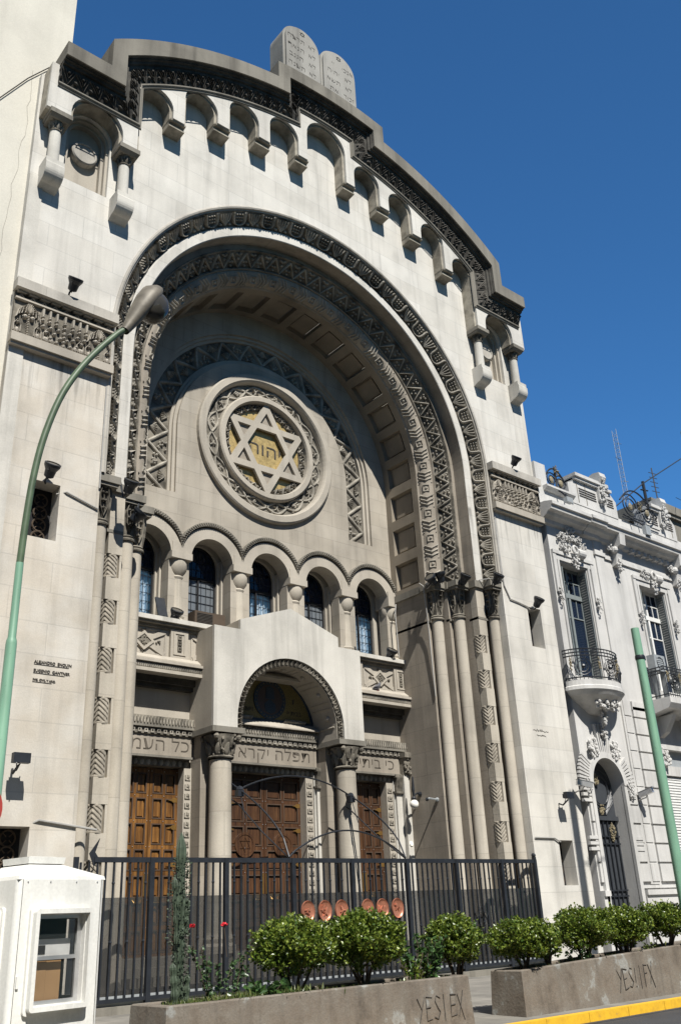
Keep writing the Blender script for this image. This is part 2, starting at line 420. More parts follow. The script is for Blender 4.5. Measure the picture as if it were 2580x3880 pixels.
# front wall with the great arch, slots and corner niches
def fr_wall():
    top = [(XR, 20.47)] + [p for p in reversed(CP) if abs(p[0]) < 8.3] + [(XL, 20.47)]
    arch = [(-6.34, 0)] + [(-6.34, ZC)] + arc(0, ZC, 6.34, pi, 0, 72)[1:-1] + [(6.34, ZC), (6.34, 0)]
    outer = [(XL, 0)] + arch + [(XR, 0)] + top
    holes = []
    for a, b in ((7.40, 8.0), (-7.76, -7.19)): holes += [rect(a, b, 8.52, 9.74), rect(a, b, 2.02, 3.15)]
    for sx in (-1, 1): holes.append(arched(sx*7.26, .56, 17.62, 19.28))
    MB().prism(outer, 0, .42, holes).build('front_wall', 'wall', T)
    MB().box(XL, -6.4, .42, 3.2, 0, 19.5).box(6.4, XR, .42, 3.2, 0, 19.5).box(-8.4, 8.4, 4.2, 4.4, 0, 21.5).each('rear_wall', 'wall_side', T)
fr_wall()
# side pilaster strips, slightly raised, at the outer edges of both towers
MB().box(XL, -8.25, -.035, 0, .0, 12.6).box(XL, -8.25, -.035, 0, 14.2, 17.3).each('edge_strip', 'lightstone', T)
MB().box(6.36, 8.6, -.05, 0, 0, 1.22).box(-8.56, -6.36, -.05, 0, 0, 1.22).each('plinth', 'wall', T)
# lombard band of little arches
ARCHES = [(0, .68, 23.87), (1.60, .45, 23.10), (3.0, .43, 22.78), (4.39, .44, 22.28), (5.72, .41, 21.5)]
FEET = [(.68, 1.15, 22.08), (2.05, 2.57, 21.90), (3.43, 3.95, 21.52), (4.83, 5.31, 20.80)]
def band():
    def outline(d):     # d: inset of the arches (for the stepped inner order)
        left = []
        seq = [(8.52, 19.05), (7.86+d, 19.05)] + arc(7.26, 19.30, .60+d, 0, pi, 14) + [(6.66-d, 19.05), (6.13+d, 19.05)]
        for i in range(4, 0, -1):
            cx, r, za = ARCHES[i]; foot = FEET[i-1]
            seq += arc(cx, za-r-.02, r+d, 0, pi, 12)
            seq += [(foot[1]-d, foot[2]), (foot[0]+d, foot[2])]
        half = seq
        cx, r, za = ARCHES[0]
        mid = arc(0, za-r-.02, r+d, 0, pi, 16)
        lefts = [(-a, b) for a, b in reversed(half)]
        bottom = half + mid[0:] + lefts
        return bottom
    top = [p for p in CP if abs(p[0]) < 8.3]
    top = [(-8.5, 20.5)] + top + [(8.52, 20.5)]
    for nm, d, y0, y1 in (('arcade_band', .07, -.47, -.38), ('arcade_band_step', 0, -.38, 0.0)):
        MB().prism(outline(d) + top, y0, y1).build(nm, 'wall' if d else 'sooty', T)
    mb = MB()
    for a, b, z in FEET:
        for sx in (-1, 1):
            x0, x1 = sorted((sx*a, sx*b))
            pr = [(-.44, z), (-.43, z-.04), (-.33, z-.06), (-.32, z-.12), (-.36, z-.15), (-.36, z-.19), (0, z-.22), (0, z)]
            mb.prism([(y, zz) for y, zz in pr], x0+.01, x1-.01, ax='x')
    mb.each('corbel', 'sooty', T)
band()
# corner niches with a disc, and their colonnettes on brackets
for sx in (-1, 1):
    mb = MB(); cx = sx*7.26
    mb.prism(arched(cx, .60, 17.5, 19.28), .34, .44)
    for hw, y0 in ((.565, .10), (.49, .2)):
        for s2 in (-1, 1):
            a, b = sorted((cx+s2*hw, cx+s2*(hw-.07))); mb.box(a, b, y0, .36, 17.62, 19.28)
        ring = arc(cx, 19.28, hw, 0, pi, 14) + list(reversed(arc(cx, 19.28, hw-.07, 0, pi, 14))); mb.prism(ring, y0, .36)
    mb.build('corner_niche', 'warm_plain', T)
    mb = MB(); mb.lathe([(0, .03), (.25, .03), (.26, 0), (.30, 0), (.33, .03), (.33, .22)], (0, 0, 0), 28)
    d = MB(); d.merge(mb, lambda v: (cx+v[0], .16+v[2], 18.85+v[1])); d.build('niche_disc', 'wall_side', T, True)
def bell(n, r0, r1, h, c, mb):      # little leafy capital
    mb.lathe([(r0*1.22, 0), (r0*1.28, .05*h), (r0*1.2, .1*h), (r0, .12*h), (r0*1.05, .3*h), (r0*1.2, .6*h), (r1, .88*h), (r1, .9*h)], c, n)
    for ring, (zf, k, ln) in enumerate(((.15, 8, .42), (.42, 8, .45))):
        for j in range(k):
            a = 2*pi*(j+.5*ring)/k; rr = r0*1.08+ring*.12*(r1-r0)
            pts = [(c[0]+cos(a)*(rr+q*q*.55*(r1-rr)), c[1]+sin(a)*(rr+q*q*.55*(r1-rr)), c[2]+h*(zf+ln*q)) for q in (0, .35, .7, .95, 1.05)]
            mb.tube(pts, .03, 4, rs=[r0*.16, r0*.3, r0*.26, r0*.2, r0*.08])
    for j in range(4):
        a = pi/4+j*pi/2
        mb.ball((c[0]+cos(a)*r1*1.08, c[1]+sin(a)*r1*1.08, c[2]+h*.82), r0*.28, 6)
for sx in (-1, 1):
    for xx in (6.395, 8.16):
        x = sx*xx; y = -.2
        cap = MB(); bell(12, .125, .2, .33, (x, y, 18.60), cap); cap.build('colonnette_capital', 'carved', T, True)
        MB().box(x-.27, x+.27, y-.31, 0, 18.93, 19.06).prism([(y-.30, 18.93), (y-.22, 18.86), (0, 18.86), (0, 18.93)], x-.24, x+.24, ax='x').build('colonnette_abacus', 'ledge', T)
        MB().lathe([(.14, 0), (.132, 1.0)], (x, y, 17.62), 16).build('colonnette', 'lightstone', T, True)
        pr = [(-.42, 17.62), (-.42, 17.50), (-.45, 17.46)] + [(-.45+.26*(1-cos(q)), 17.32-.28*sin(q)) for q in [i*pi/16 for i in range(9)]] + [(0, 16.96), (0, 17.62)]
        MB().prism(pr, x-.22, x+.22, ax='x').build('bracket', 'lightstone', T)
# cornice: fascia, soffit and carved cove, swept round the steps
def offset_path(path, n):
    out = []
    for i, p in enumerate(path):
        a = path[i-1] if i else None; b = path[i+1] if i < len(path)-1 else None
        def nrm(u, v):
            dx, dy = v[0]-u[0], v[1]-u[1]; L = hypot(dx, dy); return (dy/L, -dx/L)
        n1 = nrm(a, p) if a else None; n2 = nrm(p, b) if b else None
        n1 = n1 or n2; n2 = n2 or n1
        k = 1+n1[0]*n2[0]+n1[1]*n2[1]
        out.append((p[0]+n*(n1[0]+n2[0])/k, p[1]+n*(n1[1]+n2[1])/k))
    return out
YF = -.90
MB().prism(list(reversed(UP)) + CP, YF, .5).build('cornice_fascia', 'ledge', T)
def cornice_sweep(name, m, prof, parent=T):
    rows = [[(a, y, b) for a, b in offset_path(CP, n)] for n, y in prof]
    mb = MB().rows(rows, flip=True)
    k = len(CP)
    mb.f.append(tuple(i*k for i in range(len(rows)))); mb.f.append(tuple(i*k+k-1 for i in reversed(range(len(rows)))))
    return mb.build(name, m, parent)
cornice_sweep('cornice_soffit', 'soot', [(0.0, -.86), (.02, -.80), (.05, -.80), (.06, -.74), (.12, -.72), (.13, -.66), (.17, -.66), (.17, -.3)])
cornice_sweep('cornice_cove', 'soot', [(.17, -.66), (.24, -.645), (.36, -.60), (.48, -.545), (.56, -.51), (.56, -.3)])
cornice_sweep('cornice_bed_moulding', 'ledge', [(.56, -.54), (.60, -.54), (.63, -.50), (.66, -.50), (.68, -.46)])
def cove_relief():
    mb = MB(); pts = []
    acc = 0; last = None
    o1 = offset_path(CP, .19); o2 = offset_path(CP, .54)
    for a, b in zip(o1, o2):
        if last is not None: acc += hypot(a[0]-last[0], a[1]-last[1])
        pts.append((acc, a, b)); last = a
    def at(s):
        for i in range(len(pts)-1):
            if pts[i][0] <= s <= pts[i+1][0]:
                q = (s-pts[i][0])/max(1e-6, pts[i+1][0]-pts[i][0])
                A = [pts[i][1][k]*(1-q)+pts[i+1][1][k]*q for k in (0, 1)]; B = [pts[i][2][k]*(1-q)+pts[i+1][2][k]*q for k in (0, 1)]
                return A, B
        return pts[-1][1], pts[-1][2]
    def mp(s, t, h):
        A, B = at(max(0, min(acc, s))); y = -.66+.17*t*t
        return (A[0]+(B[0]-A[0])*t, y-h*.8, A[1]+(B[1]-A[1])*t-h*.5)
    n = int(acc/.34)
    for i in range(n):
        s0 = acc*i/n; w = acc/n
        relief(mb, [(s0, .06), (s0+w*.5, .94), (s0+w, .06)], .05, .05, mp)
        relief(mb, [(s0+w*.2, .06), (s0+w*.5, .62), (s0+w*.8, .06)], .04, .04, mp)
        bump(mb, s0+w*.5, .22, .05, .05, mp, 5, .12); bump(mb, s0, .7, .06, .05, mp, 5, .14)
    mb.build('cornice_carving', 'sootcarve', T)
cove_relief()
# parapet blocks seen over the cornice, and the two tablets of the law
MB().box(-7.55, -6.9, .2, .9, 20.9, 22.2).box(-2.75, -2.2, .1, .7, 24.0, 24.75).box(2.2, 2.75, .1, .7, 24.0, 24.75).each('parapet_block', 'ledge', T)
for k, (cx, rows_) in enumerate(((-.74, ["\u05dc\u05d0 \u05ea\u05e8\u05e6\u05d7", "\u05dc\u05d0 \u05ea\u05e0\u05d0\u05e3", "\u05dc\u05d0 \u05ea\u05d2\u05e0\u05d1", "\u05dc\u05d0 \u05ea\u05e2\u05e0\u05d4", "\u05dc\u05d0 \u05ea\u05d7\u05de\u05d3"]),
                                 (.76, ["\u05d0\u05e0\u05db\u05d9 \u05d9\u05d9", "\u05dc\u05d0 \u05d9\u05d4\u05d9\u05d4", "\u05dc\u05d0 \u05ea\u05e9\u05d0", "\u05d6\u05db\u05d5\u05e8 \u05d0\u05ea", "\u05db\u05d1\u05d3 \u05d0\u05ea"]))):
    zs = 27.0; y0 = -.42
    shp = arched(cx, .74, 24.7, zs, 20)
    tab = MB().prism(arched(cx, .74, 24.7, zs, 20), y0+.07, y0+.75).prism(arched(cx, .66, 24.7, zs, 20), y0, y0+.07)
    tab.build('law_tablet', 'tablet', T)
    le = MB()
    for i, row in enumerate(rows_):
        words = row.split(' ')
        z = 27.0-i*.40
        le.merge(text_mesh(words[0][::-1], .27, .004, lambda v: (cx+.36+v.x, y0-.006-v.z, z+v.y), weight=-.009))
        le.merge(text_mesh(words[1][::-1], .27, .004, lambda v: (cx-.26+v.x*1.1, y0-.006-v.z, z+v.y), weight=-.009))
    for a in (0, pi):
        tri = [(cx+.10*cos(a+pi/2+q*2*pi/3), 27.45+.10*sin(a+pi/2+q*2*pi/3)) for q in range(3)]
        le.tube([(p[0], y0-.004, p[1]) for p in tri], .008, 4, True)
    le.build('tablet_lettering', 'inscr', T)

# ---- great arch: mouldings of the splayed archivolt
RREF = 5.4
LEG = ZC-ZB
SL = 2*LEG+pi*RREF
def apos(s, r):                                     # point at length s along the stilted arch, for radius r
    if s < LEG: return (-r, ZB+s)
    if s > SL-LEG: return (r, ZB+(SL-s))
    a = pi-(s-LEG)/RREF
    return (r*cos(a), ZC+r*sin(a))
def ssamples(n=88): return [0, LEG*.5] + [LEG+pi*RREF*i/n for i in range(n+1)] + [SL-LEG*.5, SL]
def arch_sweep(name, m, prof, smooth=False, parent=T):
    rows = [[(apos(s, r)[0], y, apos(s, r)[1]) for r, y in prof] for s in ssamples()]
    return MB().rows(rows, flip=True).build(name, m, parent, smooth)
arch_sweep('archivolt_edge_roll', 'wall_side', [(6.345, 0), (6.34, -.02), (6.30, -.035), (6.26, -.02), (6.25, .03), (6.22, .03)])
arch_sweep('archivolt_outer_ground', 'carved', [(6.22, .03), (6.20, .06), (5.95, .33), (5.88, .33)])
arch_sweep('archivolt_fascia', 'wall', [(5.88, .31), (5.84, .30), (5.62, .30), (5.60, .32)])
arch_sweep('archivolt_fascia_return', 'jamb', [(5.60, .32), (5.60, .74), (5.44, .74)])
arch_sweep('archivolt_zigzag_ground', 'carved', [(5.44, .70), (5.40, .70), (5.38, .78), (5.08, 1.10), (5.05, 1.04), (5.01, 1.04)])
arch_sweep('archivolt_roll', 'jamb', [(5.01, 1.04), (5.0, 1.10)] + [(4.96-.29*sin(q), 1.38-.30*cos(q)) for q in [i*pi/16 for i in range(9)]] + [(4.64, 1.40), (4.62, 1.42)], True)
def bandmap(r0_, y0_, r1_, y1_):
    L = hypot(r1_-r0_, y1_-y0_); nr, ny = (y1_-y0_)/L, -(r1_-r0_)/L
    if ny > 0: nr, ny = -nr, -ny
    def mp(s, t, h):
        r = r0_+(r1_-r0_)*t+nr*h*0-abs(nr)*h; y = y0_+(y1_-y0_)*t+ny*h
        p = apos(max(0, min(SL, s)), r); return (p[0], y, p[1])
    return mp
def band_relief():
    mb = MB(); mp = bandmap(6.21, .05, 5.93, .34); n = 52; w = SL/n
    for i in range(n):
        s = i*w
        if i % 2 == 0:      # lyre loop holding a cob of grains
            loop = [(s+.02, .02), (s+.04, .12), (s+.05, .6)] + [(s+w*.5-(w*.5-.05)*cos(q), .62+.30*sin(q)) for q in [pi*k/6 for k in range(1, 6)]] + [(s+w-.05, .6), (s+w-.04, .12), (s+w-.02, .02)]
            relief(mb, loop, .085, .075, mp)
            for a in range(3):
                for b in range(3): bump(mb, s+w*.32+a*w*.18, .2+b*.2, .035, .06, mp, 5, .08)
        else:               # fan leaf
            for k in (-1, -.5, 0, .5, 1):
                relief(mb, [(s+w*.5, .9), (s+w*.5+k*w*.28, .5), (s+w*.5+k*w*.40, .1)], .06, .06, mp)
            for sx in (-1, 1): bump(mb, s+w*.5+sx*w*.33, .84, .05, .07, mp, 6, .11)
    mb.build('archivolt_lyre_carving', 'carvedlight', T)
    mb = MB(); mp = bandmap(5.38, .76, 5.08, 1.08); n = 44; w = SL/n
    for i in range(n):
        s = i*w
        relief(mb, [(s, .03), (s+w*.5, .97), (s+w, .03)], .085, .06, mp)
        for j, (a, b) in enumerate(((.5, .18), (.38, .12), (.62, .12), (.5, .42))): bump(mb, s+w*a, b, .045, .06, mp, 5, .09)
        for j, (a, b) in enumerate(((0, .85), (.1, .6), (-.1, .6))): bump(mb, s+w*a, b, .045, .06, mp, 5, .09)
    mb.build('archivolt_zigzag_carving', 'carvedlight', T)
    mb = MB(); n = 58; w = SL/n
    def mp(s, t, h):
        q = .08+1.40*t; R = .29+h; p = apos(max(0, min(SL, s)), 4.96-R*sin(q)); return (p[0], 1.38-R*1.03*cos(q), p[1])
    for i in range(n):
        s = i*w
        if i % 2:
            for k in (0, .3, .6): relief(mb, [(s+w*(.05+k), .05), (s+w*(.30+k), .5), (s+w*(.05+k), .95)], .06, .05, mp)
        else:
            relief(mb, [(s+w*.25, .3), (s+w*.75, .3), (s+w*.75, .72), (s+w*.25, .72)], .06, .04, mp, True)
            bump(mb, s+w*.5, .5, .05, .04, mp, 5, .12)
            for e in (0, 1): relief(mb, [(s+w*e, .0), (s+w*e, 1)], .04, .04, mp)
    mb.build('archivolt_roll_carving', 'carvedlight', T)
band_relief()
# coffered soffit of the arch
def soffit():
    n = 21; rr = 4.62; y0, y1 = 1.42, 2.9; ss = []
    bounds = [0]
    w = SL/n
    frame = MB(); cof = MB()
    def P(s, y, r): p = apos(s, r); return (p[0], y, p[1])
    for i in range(n):
        a, b = i*w, (i+1)*w; m1, m2 = a+w*.14, b-w*.14; k = 4
        def strip(s0, s1, ya, yb, ra, rb, dst):
            dst.rows([[P(s0+(s1-s0)*j/k, ya, ra) for j in range(k+1)], [P(s0+(s1-s0)*j/k, yb, rb) for j in range(k+1)]])
        ya, yb = y0+.24, y1-.28
        strip(a, m1, y0, y1, rr, rr, frame); strip(m2, b, y0, y1, rr, rr, frame)
        strip(m1, m2, y0, ya, rr, rr, frame); strip(m1, m2, yb, y1, rr, rr, frame)
        ro, ri = rr, rr+.16; st = .09
        strip(m1, m2, ya, ya+.02, ro, ri, cof); strip(m1, m2, yb-.02, yb, ri, ro, cof)
        strip(m1+st*.4, m2-st*.4, ya+.02, yb-.02, ri, ri, cof)
        for q0, q1, a1, a2 in ((m1, m1+.03, ro, ri), (m2-.03, m2, ri, ro)):
            cof.add([P(q0, ya, a1), P(q1, ya, a2), P(q1, yb, a2), P(q0, yb, a1)], [(0, 1, 2, 3)])
        strip(m1+.10, m2-.10, ya+.14, yb-.14, ri-.05, ri-.05, cof)
        for c0, c1, c2, c3 in ((m1+.10, m2-.10, ya+.14, ya+.14), (m1+.10, m2-.10, yb-.14, yb-.14)): strip(c0, c1, c2, c3, ri, ri-.05, cof)
        for q in (m1+.10, m2-.10): cof.add([P(q, ya+.14, ri), P(q, ya+.14, ri-.05), P(q, yb-.14, ri-.05), P(q, yb-.14, ri)], [(0, 1, 2, 3)])
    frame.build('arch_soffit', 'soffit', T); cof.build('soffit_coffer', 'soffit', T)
soffit()
# ---- stepped jambs with columns, chevron piers and capitals
def jamb(sx):
    def X(x): return sx*x
    # the body stops behind the chevron niches: the corner of the pier is built from separate blocks
    body = [(6.365, .02), (6.365, .60), (5.57, .60), (5.57, .98), (5.02, .98), (5.02, 1.42), (4.62, 1.42), (4.62, 2.95), (6.5, 2.95), (6.5, .02)]
    mb = MB(); mb.prism([(X(a), b) for a, b in body], 0, ZB, ax='z'); mb.build('jamb', 'jamb', T)
    tops = [8.68-i*1.011 for i in range(8)]; NH = .52
    mb = MB(); z1 = 9.15
    for zt in tops+[None]:
        zlo = zt if zt else 0
        if z1-zlo > .05: a, b = sorted((X(5.57), X(5.90))); mb.box(a, b, .36, .61, zlo, z1)
        if zt: z1 = zt-NH
    a, b = sorted((X(5.57), X(5.90))); mb.box(a, b, .36, .61, 9.15, ZB)
    e0, e1 = ((5.80, 5.895) if sx > 0 else (5.575, 5.62)); a, b = sorted((X(e0), X(e1))); mb.box(a, b, .365, .61, 0, 9.2)
    if sx > 0: mb.box(5.575, 5.64, .56, .61, 0, 9.2)
    mb.each('pier', 'column', T)
    for zt in tops:
        ch = MB(); c = ((5.69 if sx > 0 else -5.75), .51); r = .13 if sx > 0 else .15
        ch.lathe([(r, 0), (r, NH)], (c[0], c[1], zt-NH), 14)
        a0 = atan2(-1, -1)
        def mp(s, t, h): q = a0+(s-.5)*2.5; return (c[0]+(r+h)*cos(q), c[1]+(r+h)*sin(q), zt-t if sx < 0 else zt-NH+t)
        for k in range(-1, 6):
            z = .02+k*.10
            relief(ch, [(.02, min(NH-.02, max(.02, z+.17))), (.27, min(NH-.02, max(.02, z+.085))), (.5, min(NH-.02, max(.02, z))), (.73, min(NH-.02, max(.02, z+.085))), (.98, min(NH-.02, max(.02, z+.17)))], .065, .022, mp)
        ch.build('chevron_drum', 'chev', T)
    for x, y, r in ((6.16, .31, .15), (5.27, .84, .165), (4.83, 1.28, .165)):
        cb = MB().lathe([(r*1.5, 0), (r*1.5, .28), (r*1.3, .34), (r*1.35, .42), (r*1.08, .48), (r, .55), (r, 9.22)], (X(x), y, 0), 20)
        cb.build('jamb_column', 'column', T, True)
        cp = MB().lathe([(r*1.25, 0), (r*1.32, .03), (r*1.25, .06), (r*1.12, .07), (r*1.25, .10), (r*1.1, .13)], (X(x), y, 9.2), 20)
        cp.lathe([(r*1.0, .13), (r*1.1, .4), (r*1.35, .75), (r*1.7, .95)], (X(x), y, 9.2), 4, pi/4, pi/4+2*pi)
        for q in range(4):      # a shield of foliage on each face
            a = q*pi/2
            def mp(s, t, h):
                d = r*(1.0+.25*t/.9*t/.9*1.1)*.95+h; return (X(x)+cos(a)*d-sin(a)*s, y+sin(a)*d+cos(a)*s, 9.32+t)
            relief(cp, [(0, .06), (.08, .28), (.10, .55), (.06, .76), (0, .84), (-.06, .76), (-.10, .55), (-.08, .28)], .035, .05, mp, True)
            for s_, t_ in ((0, .25), (.03, .42), (-.03, .42), (.04, .6), (-.04, .6), (0, .72)): bump(cp, s_, t_, .035, .06, mp)
        cp.build('jamb_capital', 'carved', T)
        MB().box(X(x)-.30, X(x)+.30, y-.30, y+.30, 10.13, 10.3).box(X(x)-.26, X(x)+.26, y-.26, y+.26, 10.06, 10.13).build('jamb_abacus', 'ledge', T)
    lg = MB()
    for a, b, c, d in ((5.50, 5.97, .29, .7), (4.55, 4.75, 1.33, 2.9), (4.95, 5.7, .88, 1.1)):
        x0, x1 = sorted((X(a), X(b))); lg.box(x0, x1, c, d, 10.10, 10.305)
        x0, x1 = sorted((X(a+.07), X(b))); lg.box(x0, x1, c+.06, d, 9.15, 9.22)
    lg.each('jamb_string_course', 'ledge', T)
jamb(1); jamb(-1)

# ---- tympanum with the star medallion
YT = 2.85; RZ = 14.05
WINX = [-3.70, -1.85, 0, 1.85, 3.70]
def tympanum():
    base = 8.28
    wins = [arched(x, .63, base, 10.10, 16) for x in WINX]
    big = [(-4.64, base)] + [(-4.64, ZC)] + arc(0, ZC, 4.64, pi, 0, 60)[1:-1] + [(4.64, ZC), (4.64, base)]
    # comb outline: the windows cut the bottom edge
    comb = []
    for x in WINX: comb += [(x-.63, base)] + list(reversed(arc(x, 10.10, .63, 0, pi, 16))) + [(x+.63, base)]
    outer = [(4.64, base), (4.64, ZC)] + arc(0, ZC, 4.64, 0, pi, 60)[1:-1] + [(-4.64, ZC), (-4.64, base)] + comb
    zb = 11.86
    def leg(r): return [(r, zb), (r, ZC)] + arc(0, ZC, r, 0, pi, 60)[1:-1] + [(-r, ZC), (-r, zb)]
    chan = leg(3.92) + list(reversed(leg(2.95)))
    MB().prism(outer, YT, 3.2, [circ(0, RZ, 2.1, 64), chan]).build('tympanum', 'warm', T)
    for r1, r2, y in ((3.92, 3.83, 2.93), (3.83, 3.74, 3.0), (3.04, 2.95, 2.93), (3.12, 3.04, 3.0)):
        MB().prism(leg(r1)+list(reversed(leg(r2))), y, 3.2).build('channel_step', 'warm_plain', T)
    MB().prism(leg(3.76)+list(reversed(leg(3.10))), 3.07, 3.2).build('channel_floor', 'carved', T)
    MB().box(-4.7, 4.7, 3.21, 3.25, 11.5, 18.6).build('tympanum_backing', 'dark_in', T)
    mb = MB(); RR = 3.43; LG = ZC-zb; L = 2*LG+pi*RR
    def mp(s, t, h):
        r = 3.13+.60*t; s = max(0, min(L, s))
        if s < LG: x, z = -r, zb+s
        elif s > L-LG: x, z = r, zb+L-s
        else: a = pi-(s-LG)/RR; x, z = r*cos(a), ZC+r*sin(a)
        return (x, 3.07-h, z)
    n = 16; w = L/n
    for i in range(n):
        s = i*w
        def ln(a, b, k=8): return [(a[0]+(b[0]-a[0])*j/k, a[1]+(b[1]-a[1])*j/k) for j in range(k+1)]
        relief(mb, ln((s, .02), (s+w*.5, .98)), .12, .07, mp); relief(mb, ln((s+w*.5, .98), (s+w, .02)), .12, .07, mp)
        rnd = random.Random(i)
        for base_s, base_t, up_ in ((s+w*.5, .28, 1), (s, .70, -1)):
            if i % 2:
                for q in range(9): bump(mb, base_s+rnd.uniform(-.17, .17)*w, base_t+rnd.uniform(-.2, .2), .05, .07, mp, 6, .075)
            else:
                for k in (-1, -.5, 0, .5, 1): relief(mb, [(base_s, base_t-.2*up_), (base_s+k*w*.12, base_t), (base_s+k*w*.17, base_t+.16*up_*(1-abs(k)*.4))], .05, .06, mp)
    mb.build('triangle_carving', 'carvedlight', T)
tympanum()
def rosette():
    def ringrow(name, m, prof, smooth=False):
        n = 80; rows = [[(r*cos(2*pi*k/n), y, RZ+r*sin(2*pi*k/n)) for k in range(n)] for r, y in prof]
        MB().rows(rows, True).build(name, m, T, smooth)
    ringrow('medallion_rim', 'warm_plain', [(2.36, 2.86), (2.35, 2.74), (2.31, 2.71), (2.14, 2.70), (2.10, 2.74), (2.07, 2.80), (2.05, 2.94)])
    ringrow('medallion_vine_ground', 'carved', [(2.06, 2.92), (1.62, 2.92)])
    ringrow('medallion_inner_rim', 'warm_plain', [(1.67, 2.93), (1.66, 2.78), (1.62, 2.74), (1.48, 2.74), (1.45, 2.80), (1.44, 2.94)])
    ringrow('medallion_zigzag_ground', 'carved', [(1.45, 2.93), (1.24, 2.94), (1.23, 3.0)])
    MB().prism(circ(0, RZ, 1.3, 48), 2.975, 3.02).build('medallion_gold', 'gold', T)
    mb = MB(); n = 16
    def mp(s, t, h): a = s; r = 1.64+.40*t; return (r*cos(a), 2.92-h, RZ+r*sin(a))
    for ph in (0, pi):
        relief(mb, [(2*pi*k/(n*10), .5+.36*sin(n*pi*k/(n*10)*1.0+ph)) for k in range(n*10)], .055/1.8, .05, lambda s, t, h: mp(s, t, h), True) if False else None
        pts = [(2*pi*k/(n*8), .5+.38*sin(n/2*2*pi*k/(n*8)+ph)) for k in range(n*8)]
        rows = []
        for (a, t) in pts:
            rows.append([mp(a, t-.09, 0), mp(a, t-.05, .045), mp(a, t+.05, .045), mp(a, t+.09, 0)])
        rows.append(rows[0]); mb.rows(rows)
    for i in range(n):
        a = 2*pi*(i+.5)/n
        if i % 2:
            for q in range(8): bump(mb, a+random.uniform(-.05, .05), .5+random.uniform(-.18, .18), .028, .06, mp, 6, .09)
        else:
            for k in range(5):
                q = 2*pi*k/5; relief(mb, [(a, .5), (a+.03*cos(q), .5+.14*sin(q)), (a+.06*cos(q), .5+.26*sin(q))], .035, .06, mp)
        for e in (.1, .9): bump(mb, 2*pi*i/n+.1, e, .03, .04, mp, 5, .09)
    mb.build('medallion_vine_carving', 'carvedlight', T)
    mb = MB(); n = 30
    def mp2(s, t, h): r = 1.245+.19*t; return (r*cos(s), 2.935-h, RZ+r*sin(s))
    for i in range(n):
        a = 2*pi*i/n; w = 2*pi/n
        relief(mb, [(a, .03), (a+w*.5, .97), (a+w, .03)], .055, .06, mp2)
        bump(mb, a+w*.5, .3, .04, .06, mp2, 5, .12); bump(mb, a, .72, .04, .06, mp2, 5, .12)
    mb.build('medallion_zigzag_carving', 'carvedlight', T)
    # the star: six bars round an open hexagon
    Ro = 1.56; wbar = .19
    def tri(R, a): return [(R*cos(a+2*pi*k/3), RZ+R*sin(a+2*pi*k/3)) for k in range(3)]
    def star_outline(R):
        ri = R/sqrt(3); return [((R if k % 2 == 0 else ri)*cos(pi/2+k*pi/6), RZ+(R if k % 2 == 0 else ri)*sin(pi/2+k*pi/6)) for k in range(12)]
    d = wbar
    inr = Ro/2          # apothem of the big triangles
    hexap = inr-d       # apothem of the inner hexagon opening
    hx = [(hexap/cos(pi/6)*cos(k*pi/3), RZ+hexap/cos(pi/6)*sin(k*pi/3)) for k in range(6)]
    holes = [hx]
    for k in range(6):
        a = pi/2+k*pi/3
        # small triangle in each point: bounded by the two outer sides (inset d) and the inner bar
        tipR = Ro-2*d; baseR = inr+0.0
        side = (tipR-baseR)*math.tan(pi/6)
        if tipR > baseR:
            e = (cos(a), sin(a)); p = (-sin(a), cos(a))
            holes.append([(e[0]*tipR, RZ+e[1]*tipR), (e[0]*baseR+p[0]*side, RZ+e[1]*baseR+p[1]*side), (e[0]*baseR-p[0]*side, RZ+e[1]*baseR-p[1]*side)])
    st = MB().prism(star_outline(Ro), 2.83, 2.91, holes)
    st.build('medallion_star', 'warm_plain', T)
    MB().prism(star_outline(Ro-.05), 2.91, 2.985, [[((x-0)*1.06, RZ+(z-RZ)*1.06) for x, z in hx]]).build('medallion_star_step', 'jamb', T)
    le = text_mesh("\u05d9\u05d4\u05d5\u05d4"[::-1], .56, .006, lambda v: (.02+v.x*1.2, 2.968-v.z, RZ-.18+v.y), weight=-.002)
    le.build('medallion_lettering', 'inscr', T)
rosette()
